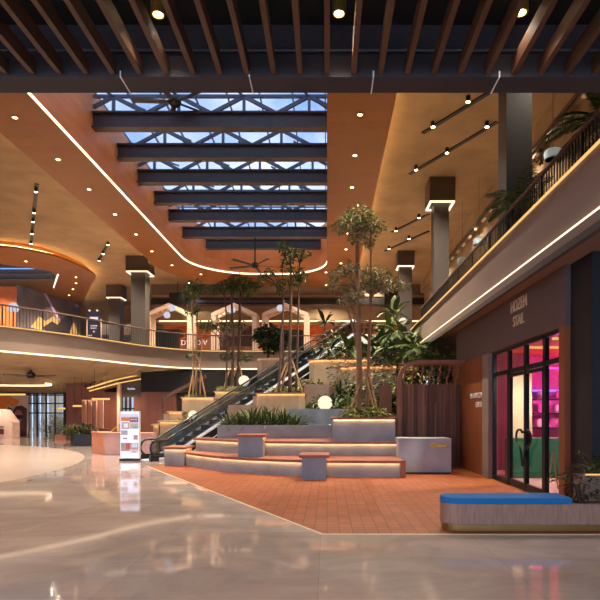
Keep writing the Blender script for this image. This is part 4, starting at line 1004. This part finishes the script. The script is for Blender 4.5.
for i in range(9):
    x = 6.9 + (i % 3) * .6 + random.uniform(-.1, .1); z = (1.45, 1.95, 2.45)[i // 3]
    tag(MB().lathe([(.07, 0), (.09, .05), (.09, .2), (.05, .26), (.05, .3)], (x, 19.4, z), 12).build('jar', M['white'] if i % 2 else M['pink'], smooth=True), 'jar on the %s shelf in the shop, %s from the left' % (('lowest', 'middle', 'top')[i // 3], ORD[i % 3]), 'jar', 'jars on the shop shelf')
for i, (z, mm) in enumerate(((3.55, 'pinkneon'), (2.75, 'violet'))):
    tag(MB().tube([(6.9, 19.66, z), (9.2, 19.66, z)], .03, 8).build('neon_tube', M[mm]), ('pink neon tube high on the shop back wall', 'violet neon tube on the shop back wall')[i], 'neon tube')
tag(MB().tube([(9.25, 11.6, 3.5), (9.25, 19.3, 3.5)], .035, 8).build('neon_tube', M['pinkneon']), 'pink neon tube along the right shop wall', 'neon tube')
for i, y in enumerate((12.6, 14.6, 16.6)):
    tag(MB().box(6.0, 8.2, y, y + .06, 3.9, 3.96).build('ceiling_tube', M['led']), 'warm ceiling tube inside the shop, %s from the front' % ORD[i], 'ceiling tube')
spot('shop_bulb', (6.0, 15.4, 3.9), 140, 150, (1, .9, .76)); point('neon_bulb', (7.9, 18.2, 2.2), 60, (1, .16, .62)); point('neon_bulb', (8.9, 15.5, 3.0), 20, (1, .2, .6))
es = thing('easel', 'small brass A shaped stand inside the shop door', 'easel', (5.75, 14.0, .012))
MB().bar((5.62, 14.0, .012), (5.74, 14.0, .95), .03, .03).bar((5.88, 14.0, .012), (5.76, 14.0, .95), .03, .03).build('legs', M['gold'], es)
MB().bar((5.69, 14.0, .35), (5.81, 14.0, .35), .025, .025).build('crossbar', M['gold'], es)

# ================================================================== BENCH AND PLANTER AT THE RIGHT
by0, by1 = 9.02, 9.62
def bpoly(e=0, x1=5.6): return ccw([(x1, by0 - e), (x1, by1 + e)] + [(2.2 + .28 * math.cos(math.radians(a)) - e * .7, 9.32 + (.30 + e) * math.sin(math.radians(a))) for a in range(90, 271, 15)])
bn = thing('bench', 'long rounded stone bench with a bronze plinth and a blue cushion on the brick floor', 'bench', (3.4, 9.3, .006))
MB().plate(bpoly(-.03), [], .006, .115).build('plinth', M['bronze'], bn)
pit = [(4.12, 9.1), (5.5, 9.1), (5.5, 9.55), (4.12, 9.55)]
MB().plate(bpoly(0), [pit], .115, .455).build('body', M['stone'], bn, bevel=.012)
MB().plate(pit, [], .3, .42).build('soil', M['soil'], bn)
cp = ccw([(4.02, by0 + .0), (4.02, by1)] + [(2.2 + .28 * math.cos(math.radians(a)), 9.32 + .30 * math.sin(math.radians(a))) for a in range(90, 271, 12)])
MB().plate(cp, [], .458, .555).build('cushion', M['blue'], bn, bevel=.03)
bushy('leafy sprig planted at the right end of the bench', (4.28, 9.3, .42), .3, 110, .09, M['leafd'], 1.1, stems=5)
bushy('small leafy sprig farther right in the bench planter', (4.75, 9.35, .42), .2, 60, .09, M['leafm'], 1.0, stems=4)
rp = thing('planter', 'grey stone planter with lights on its rim behind the right end of the bench', 'planter', (5.6, 10.05, .006))
MB().plate([(4.55, 9.75), (7.5, 9.75), (7.5, 10.15), (4.55, 10.15)], [[(4.63, 9.83), (7.42, 9.83), (7.42, 10.07), (4.63, 10.07)]], .006, .84).build('box', M['tstep'], rp)
MB().box(4.63, 7.42, 9.83, 10.07, .5, .74).build('soil', M['soil'], rp)
MB().box(4.6, 7.4, 9.77, 9.80, .842, .866).build('light_strip', M['led'], rp)
random.seed(21)
br = thing('feathery_plant', 'feathery plant spreading over the lit planter behind the bench', 'plant', (4.95, 9.95, .74))
mb = MB(); lf = MB()
for k in range(40):
    a = random.uniform(0, 2 * PI); d = Vector((math.cos(a) * .9, math.sin(a) * .3, random.uniform(.3, 1.3))).normalized(); p = Vector((4.95 + random.uniform(-.3, .9), 9.95, .72)); pts = [p.copy()]
    for i in range(6):
        d = (d + Vector((0, 0, -.16))).normalized(); p = p + d * .14; pts.append(p.copy())
        for s in range(5): lf.leaf(p - d * random.random() * .14, Vector((random.uniform(-1, 1), random.uniform(-1, 1), random.uniform(-.2, .7))), Vector((0, 0, 1)), .11, .028, .1, .1)
    mb.tube(pts, .006, 4)
mb.build('stem', M['barkd'], br); lf.build('leaves', M['leafm'], br)

# ================================================================== RIGHT GALLERY DETAILS
for i, (px, py, D) in enumerate(((553, 158, 17.6), (479, 245, 25.5), (462.5, 264, 28.6), (447, 282, 32.2), (435, 296, 35.8))):
    p = P(px, py - 3, D); t = thing('pendant_lamp', 'pale blue drum lampshade hanging over the right gallery, %s from the front' % ORD[i], 'pendant lamp', (p.x, p.y, p.z - .14), 'drum lamps over the right gallery')
    MB().lathe([(.25, 0), (.27, .02), (.27, .26), (.25, .28), (.02, .28), (.02, .26), (.24, .25), (.24, 0)], (p.x, p.y, p.z - .14), 24).build('shade', M['drum'], t, smooth=False)
    MB().tube([(p.x, p.y, p.z + .14), (p.x, p.y, 12.95)], .006, 5).build('cord', M['black'], t)
gr = thing('wall_rail', 'dark rail with a row of pale fittings high on the right gallery wall', 'wall rail', (7.95, 20, 11.75))
MB().box(7.9, 7.98, 12, 40, 11.98, 12.14).build('rail', M['capital'], gr)
for k in range(18): MB().box(8.0, 8.12, 14 + k * 1.4, 14.5 + k * 1.4, 11.84, 11.92).build('fitting', M['white'], gr)
random.seed(5)
for i, y in enumerate((16.4, 18.6, 20.9, 23.6, 26.2)):
    bushy('dark plant trailing under the rail on the right gallery wall, %s from front' % ORD[i], (8.15, y, 11.5), .26, 60, .16, M['leafd'], .7, 'trailing_plant', 'plant', 'trailing plants on the right gallery wall')
for k in range(4): spot('gallery_bulb', (6.8, 14 + 8 * k, 12.7), 100, 140)

# ================================================================== GROUND FLOOR LEFT
# entrance wall with glazed doors
wb = 46
struct(box('wall_back', -40, X_at(28, wb), wb, wb + .25, 0, 4.6, M['greywall'])); struct(box('wall_back', X_at(64, wb), -17.5, wb, wb + .25, 0, 4.6, M['dark']))
struct(box('wall_back', X_at(28, wb), X_at(64, wb), wb, wb + .25, 3.55, 4.6, M['dark']))
x0, x1 = X_at(28, wb), X_at(64, wb)
dw = struct(box('door_1', x0, x1, wb + .1, wb + .12, 0, 3.55, M['glasss']))
mb = MB()
for k in range(5): x = x0 + (x1 - x0) * k / 4; mb.box(x - .05, x + .05, wb - .02, wb + .1, 0, 3.55)
for z in (1.95, 2.75, 3.45): mb.box(x0, x1, wb - .02, wb + .1, z - .05, z + .05)
o = mb.build('door_frame', M['black']); o.parent = dw; o.location = o.location - dw.location
struct(box('floor', -45, 16, 58, 75, -.3, -.01, M['conc']))
ow = MB()
for k in range(14): ow.box(x0 - 3 + k * .72, x0 - 2.42 + k * .72, 51, 51.2, 0, 6)
tag(ow.build('outside_fins', M['extwhite']), 'row of white upright fins outside the glazed entrance', 'screen')
for i, x in enumerate((x0 + .9, x0 + 1.7, x0 + 2.4)): bushy('green bush outside the glazed entrance, %s from the left' % ORD[i], (x, 48.0, 0), .85, 200, .25, M['leafy'], 1.0, group='bushes outside the entrance')
# lit ceiling trough and oval cove over the left hall
tag(MB().box(-27.5, X_at(28, 44.5), 44.0, 44.15, 3.36, 3.5).build('light_box', M['led']), 'long warm light box over the painted panel at far left', 'light strip')
oc = [(-29.5, 37), (-26, 39.4), (-22.6, 40.6), (-20.6, 40.4), (-19.6, 39.2), (-19.2, 37.6)]
oc = [(p[0], p[1]) for p in smooth_path(oc, 6)]
tag(MB().wall(oc, 3.92, 4.02, .08, False).build('cove_light', M['ledhi']), 'curved light line in the lower ceiling at far left around the fan', 'light strip')
# painted hoarding panel at the far left (plain abstract design)
hp_ = thing('painted_hoarding', 'large painted panel with orange and dark shapes beside the glazed entrance', 'mural panel', (X_at(12, 44), 44, 0))
xa, xb_ = X_at(-14, 44), X_at(27.5, 44)
MB().box(xa, xb_, 44, 44.15, 0, 3.35).build('panel', mat('hoarding_pale', (208, 178, 160), .6), hp_)
def flat(name, pts, m): n = len(pts); MB().add([(x, 43.985, z) for x, z in pts] + [(x, 44, z) for x, z in pts], [tuple(range(n)), tuple(range(2 * n - 1, n - 1, -1))] + [(i, i + n, (i + 1) % n + n, (i + 1) % n) for i in range(n)]).build(name, m, hp_)
flat('orange_shape', [(xa, 3.3), (xa + 1.2, 2.2), (X_at(4, 44), 2.0), (X_at(8, 44), 2.6), (X_at(16, 44), 2.5), (X_at(20, 44), 2.9), (X_at(10, 44), 3.3)], mat('hoarding_orange', (224, 128, 40), .6))
flat('teal_shape', [(X_at(5, 44), 1.7), (X_at(12, 44), 1.5), (X_at(12, 44), 2.3), (X_at(8, 44), 2.45)], mat('hoarding_teal', (70, 84, 76), .6))
flat('dark_shape', [(X_at(13, 44), .1), (X_at(27, 44), .1), (X_at(27, 44), 2.3), (X_at(22, 44), 2.55), (X_at(16, 44), 2.5), (X_at(13, 44), 2.1)], mat('hoarding_dark', (66, 36, 44), .6))
flat2 = [(X_at(18.5, 44) + .34 * math.cos(a * PI / 8), 1.72 + .5 * math.sin(a * PI / 8)) for a in range(16)]
n = 16; MB().add([(x, 43.97, z) for x, z in flat2] + [(x, 43.985, z) for x, z in flat2], [tuple(range(n)), tuple(range(2 * n - 1, n - 1, -1))] + [(i, i + n, (i + 1) % n + n, (i + 1) % n) for i in range(n)]).build('pale_oval', mat('hoarding_mauve', (150, 104, 110), .6), hp_)
MB().box(X_at(13.6, 44), X_at(23.5, 44), 43.94, 43.97, 1.5, 1.78).build('dark_band', M['black'], hp_)
ct = thing('kiosk', 'pale pink kiosk counter with a small dark round sign at far left', 'kiosk', (X_at(2, 41), 41.5, 0))
MB().add([(X_at(-14, 41), 41, .004), (X_at(12.5, 41), 41, .004), (X_at(12.5, 41), 42, .004), (X_at(-14, 41), 42, .004), (X_at(-14, 41), 41, 2.3), (X_at(3, 41), 41, 2.2), (X_at(3, 41), 42, 2.2), (X_at(-14, 41), 42, 2.3), (X_at(12.5, 41), 41, 1.25), (X_at(12.5, 41), 42, 1.25)],
    [(0, 1, 8, 5, 4), (3, 7, 6, 9, 2), (4, 5, 6, 7), (5, 8, 9, 6), (1, 2, 9, 8), (0, 4, 7, 3), (0, 3, 2, 1)]).build('body', mat('kiosk_pink', (226, 190, 176), .6), ct)
MB().box(X_at(0, 41), X_at(4, 41), 40.97, 41, .35, .75).build('label_panel', mat('kiosk_maroon', (120, 40, 44), .5), ct)
MB().lathe([(0, 0), (.2, 0), (.2, .05), (0, .05)], (X_at(1.5, 41), 40.9, .9), 14).build('round_cap', M['green'], ct)
tag(box('low_wall', X_at(52, 40), X_at(66, 40), 40.4, 40.9, .004, .35, M['terra']), 'low terracotta ledge left of the dark planter box', 'ledge')

# planter box, shop counter, drapes, lamps, shop fronts
npl = planter('dark blue planter box with mixed plants left of the terracotta counter', [(X_at(65, 32.5), 33.2), (X_at(74, 32.5), 32.5), (X_at(91.5, 32.5), 32.5), (X_at(91.5, 32.5), 33.6), (X_at(66, 32.5), 34.2)], .006, .7, M['navy'], cap=False)
for i in range(6):
    px = 67.5 + i * 4.2
    bushy('mixed leafy plant in the dark blue planter box, %s from the left' % ORD[i], (X_at(px, 33.1), 33.2, .62), .36, 90, .2, (M['leafm'], M['leafy'], M['leafm'], M['leaf'], M['leafd'], M['leafm'])[i], .9, 'leafy_plant', 'plant', 'plants in the dark blue planter box')
kc = thing('shop_counter', 'terracotta and rose angled counter behind the lit digital totem', 'counter', (-9.4, 25.9, .006))
y0 = 25.6; xl, xm, xr = X_at(91.5, 27), X_at(104.5, y0), X_at(152, y0)
MB().plate(ccw([(xm, y0), (xr, y0), (xr, y0 + .7), (xm + .2, y0 + .7), (xl + .5, 27.5), (xl, 27.1)]), [], .006, .97).build('body', M['rose'], kc)
MB().add([(xm - .02, y0 - .02, .02), (xl - .02, 27.08, .02), (xl - .02, 27.08, .95), (xm - .02, y0 - .02, .95), (xm, y0 + .02, .02), (xl, 27.12, .02), (xl, 27.12, .95), (xm, y0 + .02, .95)],
    [(0, 3, 2, 1), (4, 5, 6, 7), (0, 1, 5, 4), (2, 3, 7, 6), (0, 4, 7, 3), (1, 2, 6, 5)]).build('side_cladding', M['terra'], kc)
MB().plate(ccw([(xm - .05, y0 - .06), (xr, y0 - .06), (xr, y0 + .75), (xm + .2, y0 + .75), (xl + .5, 27.6), (xl - .06, 27.1)]), [], .97, 1.03).build('top', M['terra'], kc)
for i, (a, b, py, Y) in enumerate(((92, 109.5, 399, 33), (73, 83, 406, 37), (57, 65, 408.5, 40))):
    p, q = P(a, py, Y), P(b, py, Y); t = thing('bar_pendant', 'glowing bar pendant lamp, ' + ('nearest and longest, above the drapes', 'middle one of the row, left of the drapes', 'farthest one near the glazed entrance')[i], 'pendant lamp', ((p.x + q.x) / 2, Y, p.z), 'bar pendant lamps in the left shops')
    MB().bar(p, q, .1, .12).build('tube', M['led'], t)
    for f_ in (.15, .85): r = p.lerp(q, f_); MB().tube([r, (r.x, r.y, 4.6)], .01, 5).build('cord', M['black'], t)
dr = thing('curtain', 'pale pink drapes hanging behind the terracotta counter', 'curtain', (X_at(88, 35), 35, .6))
for k, (a, b) in enumerate(((82, 86.5), (86.5, 90.5), (90.5, 94.5))):
    x0_, x1_ = X_at(a, 35), X_at(b, 35); pts = [(x0_ + (x1_ - x0_) * i / 12, 35 + .06 * math.sin(i * 2.1) + .2 * k) for i in range(13)]
    MB().wall(pts, .35 + .1 * k, 2.75, .02, False).build('drape', M['drape'], dr)
MB().tube([(X_at(81, 35), 35.2, 2.78), (X_at(95, 35), 35.2, 2.78)], .03, 6).build('rail', M['gold'], dr)
tag(box('display_board', X_at(94.5, 35.5), X_at(102.5, 35.5), 35.6, 35.7, .006, 2.9, M['drape']), 'pale board between the drapes and the red wood wall', 'board')
sh = MB().box(X_at(99, 34), X_at(107, 34), 34, 34.5, .006, 1.0); tag(sh.build('display_stand', M['redwood']), 'red wood stand with goods in front of the pale board', 'stand')
sv = thing('stair_rail', 'slanted thin metal rail behind the terracotta counter', 'handrail', (X_at(115, 31), 31, .006))
MB().tube([P(109, 433, 31), P(120, 424, 31)], .03, 6).build('rail', M['gold'], sv)
for (a, b) in ((110, 432), (119.5, 424.5)): p = P(a, b, 31); MB().tube([(p.x, p.y, .006), p], .025, 6).build('post', M['gold'], sv)
struct(box('wall_left', X_at(104, 38), X_at(118.5, 38), 38, 38.2, 0, 3.4, M['redwood']))
struct(box('wall_left', X_at(118.5, 38), X_at(121.5, 38), 37.7, 38.2, 0, 4.0, M['pinkwood']))
struct(box('wall_left', X_at(118, 38), X_at(150, 38), 38.0, 38.25, 3.05, 4.6, M['greywall']))
struct(box('wall_left', X_at(134, 38), X_at(150, 38), 38.0, 38.25, 0, 3.05, M['redwood']))
struct(box('wall_left', X_at(66, 40), X_at(104, 40), 40, 40.2, 0, 4.4, M['redwood']))
struct(box('window_3', X_at(121.5, 38), X_at(134, 38), 38.1, 38.13, 0.0, 3.05, M['glasss']))
mb = MB()
for k in range(4): x = X_at(121.5 + 12.5 * k / 3, 38); mb.box(x - .06, x + .06, 38.02, 38.1, 0, 3.05)
mb.box(X_at(121.5, 38), X_at(134, 38), 38.02, 38.1, 2.2, 2.3)
struct(mb.build('window_frame', M['black']))
spot('shop_bulb', (X_at(127, 39), 39.2, 2.9), 60, 140)
sg2 = thing('shop_sign', 'small white cursive sign above the dark shop window at left', 'sign', (X_at(131, 37.9), 37.95, 3.5))
text_mesh('lettering', 'forlini', .22, M['white_em'], sg2, (X_at(131, 37.9), 37.95, 3.62), ext=.02)
tag(MB().bar((X_at(150, 37.6), 37.6, 4.72), (X_at(112, 36.6), 36.6, 4.1), .12, .08).bar((X_at(112, 36.6), 36.6, 4.1), (X_at(70, 43), 43, 3.45), .12, .08).build('cove_light', M['led']), 'warm slanted cove light line over the left shop fronts, upper one', 'light strip')
tag(MB().bar((X_at(150, 37.6), 37.4, 4.36), (X_at(118, 36.9), 36.9, 3.95), .1, .07).bar((X_at(118, 36.9), 36.9, 3.95), (X_at(74, 42), 42, 3.3), .1, .07).build('cove_light', M['led']), 'warm slanted cove light line over the left shop fronts, lower one', 'light strip')
# dark recess and red wood wall under the balcony, left of the terrace
struct(box('wall_back', -12.3, .6, 40.2, 40.4, 0, 4.6, M['greywall']))
struct(box('wall_back', X_at(141, 36.5), X_at(176, 36.5), 36.5, 36.7, 0, 3.35, M['redwood']))
struct(box('ceiling', X_at(141, 36.3), .6, 36.3, 40.2, 3.35, 4.7, M['dark']))
tag(MB().bar((X_at(163, 35), 35, .004), P(163, 398, 35), .1, .1).bar(P(163, 398, 35), P(206, 376, 35), .12, .22).build('stair_string', M['barkd']), 'dark sloping stair string before the red wood wall', 'stair string')
for i, (x, y) in enumerate(((-17, 30), (-21, 34), (-24, 40), (-19, 42), (-14, 36), (-28, 36), (-9, 38), (-4, 38))):
    z = 3.3 if x > -12 else 4.1 if y < 40 else 3.9
    spot('shop_bulb', (x, y, z), 150, 140)
for i, (a, b) in enumerate((((3, 358), (4, 374)), ((63, 365), (54, 375)), ((119, 371), (75, 391)))):
    Ya, Yb = (31, 33, 37)[i], (35, 37, 41)[i]
    A, B = P(a[0], a[1], Ya), P(b[0], b[1], Yb); t = thing('track_light', 'dark track of small lamps in the lower ceiling, ' + ('leftmost one', 'one right of the fan', 'long one over the left shops')[i], 'track light', (A + B) / 2, 'track lights in the lower ceiling')
    MB().bar(A, B, .12, .05).build('track', M['black'], t)
    for k in range(4):
        c = A.lerp(B, (k + .5) / 4) - Vector((0, 0, .16)); h = MB().lathe([(.05, 0), (.06, 0), (.06, .14), (.05, .14)], c, 10).build('spotlight', M['black'], t)

# ================================================================== DIGITAL TOTEM
Yt = 22.4; x0, x1 = X_at(120, Yt), X_at(139.5, Yt)
tt = thing('digital_totem', 'tall lit digital screen totem with food pictures on the stone floor', 'digital totem', ((x0 + x1) / 2, Yt, 0))
MB().box(x0 - .03, x1 + .03, Yt - .02, Yt + .16, .0, .08).build('base', M['black'], tt)
MB().box(x0, x1, Yt, Yt + .14, .08, 2.03).build('housing', M['white'], tt, bevel=.01)
MB().box(x0 + .03, x1 - .03, Yt - .012, Yt, .12, 2.0).build('screen', emit('screen_white', (228, 226, 255), .75), tt)
W = x1 - x0
def scr(u0, u1, w0, w1, col, st=.55, nm='picture'): MB().box(x0 + W * u0, x0 + W * u1, Yt - .02, Yt - .012, .08 + 1.95 * w0, .08 + 1.95 * w1).build(nm, emit('screen_' + nm, col, st), tt)
scr(.05, .95, .86, .94, (216, 212, 236)); scr(.06, .5, .79, .88, (222, 120, 80)); scr(.5, .95, .76, .88, (150, 110, 116)); scr(.08, .5, .62, .77, (186, 160, 170)); scr(.2, .42, .655, .74, (236, 226, 230)); scr(.52, .95, .63, .75, (196, 170, 160))
scr(.68, .9, .63, .68, (60, 170, 120)); scr(.06, .4, .5, .6, (180, 160, 176)); scr(.15, .38, .41, .445, (200, 130, 140)); scr(.7, .92, .4, .5, (190, 140, 150)); scr(.06, .95, .16, .34, (186, 152, 150)); scr(.06, .22, .24, .33, (90, 160, 120)); scr(.3, .52, .2, .33, (196, 70, 76)); scr(.6, .9, .24, .33, (220, 224, 236)); scr(.5, .94, .12, .2, (236, 214, 220)); scr(.62, .84, .13, .17, (206, 60, 70))
for k in range(3): MB().box(x0 + W * (.55 + .12 * k), x0 + W * (.63 + .12 * k), Yt - .024, Yt - .02, .08 + 1.95 * .815, .08 + 1.95 * .835).build('text_line', M['white_em'], tt)

# ================================================================== WORLD, LIGHT, CAMERA
w = bpy.data.worlds.new('World'); sc.world = w; w.use_nodes = True; nt = w.node_tree; nt.nodes.clear()
out = nt.nodes.new('ShaderNodeOutputWorld'); bg = nt.nodes.new('ShaderNodeBackground')
tc = nt.nodes.new('ShaderNodeTexCoord'); mp = nt.nodes.new('ShaderNodeMapping'); mp.inputs['Scale'].default_value = (2.2, 2.2, 3.5)
nz = nt.nodes.new('ShaderNodeTexNoise'); nz.inputs['Scale'].default_value = 2.0; nz.inputs['Detail'].default_value = 7; nz.inputs['Roughness'].default_value = .55
cr = nt.nodes.new('ShaderNodeValToRGB'); e = cr.color_ramp.elements
e[0].position = .36; e[0].color = lin((124, 160, 216)) + (1,); e[1].position = .66; e[1].color = lin((222, 228, 240)) + (1,)
nt.links.new(tc.outputs['Generated'], mp.inputs['Vector']); nt.links.new(mp.outputs['Vector'], nz.inputs['Vector']); nt.links.new(nz.outputs['Fac'], cr.inputs['Fac'])
nt.links.new(cr.outputs['Color'], bg.inputs['Color']); bg.inputs['Strength'].default_value = 2.2; nt.links.new(bg.outputs[0], out.inputs[0])

cam = bpy.data.cameras.new('Camera'); cam.sensor_width = 36; cam.lens = 36 * F / 600; cam.clip_end = 300
cam.shift_x = (300 - VX) / 600; cam.shift_y = (VY - 300) / 600
co = bpy.data.objects.new('Camera', cam); COL.objects.link(co); co.location = (0, 0, H); co.rotation_euler = (PI / 2, 0, 0); sc.camera = co
vs_ = sc.view_settings; vs_.view_transform = 'Standard'; vs_.look = 'None'; vs_.gamma = 1; vs_.exposure = 1.0
try: vs_.use_curve_mapping = False
except Exception: pass
sc.cycles.use_denoising = True
sc.cycles.max_bounces = 8; sc.cycles.diffuse_bounces = 4; sc.cycles.glossy_bounces = 3; sc.cycles.transparent_max_bounces = 12
sc.cycles.sample_clamp_indirect = 6; sc.cycles.caustics_reflective = False; sc.cycles.caustics_refractive = False
